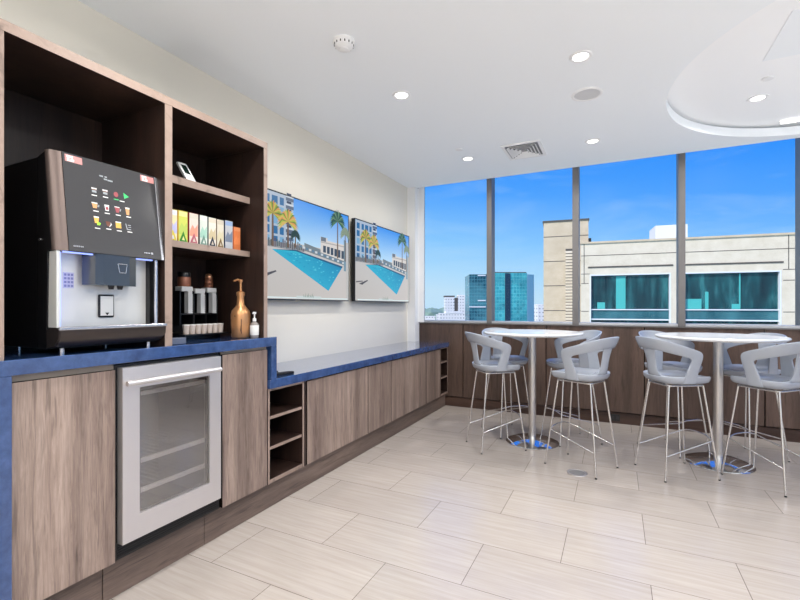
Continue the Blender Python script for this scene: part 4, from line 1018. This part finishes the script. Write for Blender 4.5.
o = obj('distant_trees', trees(), mat('hazy_green_foliage', rgb(126,150,136), 0.9, noise=0.25, nscale=0.05), None)
tag(o, 'hazy green belt of distant treetops on the horizon', 'trees', kind='stuff')
bm = bmesh.new()
vs = [bm.verts.new(p) for p in ((-4000,30,-45),(4000,30,-45),(4000,5000,-45),(-4000,5000,-45))]; bm.faces.new(vs)
struct('ground', bm, concrete('hazy_city_ground', rgb(150,160,150), rgb(196,196,186)))

# ================================================================== SKY, SUN, CAMERA
w = bpy.data.worlds.new('sky'); S.world = w; w.use_nodes = True; t = NT(w.node_tree); bg = w.node_tree.nodes['Background']
tc = t.n('ShaderNodeTexCoord'); sp = t.n('ShaderNodeSeparateXYZ'); t.l(tc.outputs['Generated'], sp.inputs[0])
ax = t.n('ShaderNodeMath', operation='MULTIPLY_ADD'); t.l(sp.outputs['X'], ax.inputs[0]); ax.inputs[1].default_value = 0.10; t.l(sp.outputs['Z'], ax.inputs[2])
r = t.n('ShaderNodeValToRGB'); e = r.color_ramp.elements
e[0].position = 0.0; e[0].color = rgb(196,228,250); e[1].position = 1.0; e[1].color = rgb(10,100,225)
for p_, c_ in ((0.04, rgb(176,222,254)), (0.11, rgb(138,202,255)), (0.22, rgb(80,164,255)), (0.36, rgb(10,136,255))): x = e.new(p_); x.color = c_
t.l(ax.outputs[0], r.inputs['Fac'])
mp = t.n('ShaderNodeMapping'); mp.inputs['Scale'].default_value = (2.2, 2.2, 8.0); mp.inputs['Rotation'].default_value = (0, 0.35, 0); t.l(tc.outputs['Generated'], mp.inputs['Vector'])
nz = t.n('ShaderNodeTexNoise', Scale=1.7, Detail=7.0, Roughness=0.6, Distortion=0.8); t.l(mp.outputs['Vector'], nz.inputs['Vector'])
mr = t.n('ShaderNodeMapRange'); mr.inputs['From Min'].default_value = 0.46; mr.inputs['From Max'].default_value = 0.80; mr.inputs['To Max'].default_value = 0.42; t.l(nz.outputs['Fac'], mr.inputs['Value'])
mx = t.n('ShaderNodeMix', data_type='RGBA'); t.l(mr.outputs['Result'], mx.inputs['Factor']); t.l(r.outputs['Color'], mx.inputs[6]); mx.inputs[7].default_value = rgb(190,224,252)
t.l(mx.outputs[2], bg.inputs['Color']); bg.inputs['Strength'].default_value = 1.0
L = bpy.data.lights.new('sun', 'SUN'); L.energy = 4.6; L.angle = math.radians(0.6); L.color = (1,0.95,0.87)
o = bpy.data.objects.new('sun', L); C.objects.link(o); o.rotation_euler = Vector((0.45,0.75,-0.62)).to_track_quat('-Z','Y').to_euler()

cam = bpy.data.cameras.new('camera'); co = bpy.data.objects.new('camera', cam); C.objects.link(co)
cam.sensor_width = 36; cam.lens = 437.1/800*36; cam.shift_y = 6.55/800; cam.clip_end = 8000; cam.clip_start = 0.02
co.location = (0,0,1.35); co.rotation_euler = (PI/2, 0, math.radians(26.31)); S.camera = co
S.view_settings.view_transform = 'Standard'; S.view_settings.look = 'None'; S.view_settings.gamma = 1; S.view_settings.use_curve_mapping = False
S.view_settings.exposure = 0.0
S.cycles.max_bounces = 10; S.cycles.diffuse_bounces = 6; S.cycles.glossy_bounces = 5; S.cycles.transparent_max_bounces = 12
S.cycles.sample_clamp_indirect = 6; S.cycles.caustics_reflective = False; S.cycles.caustics_refractive = False
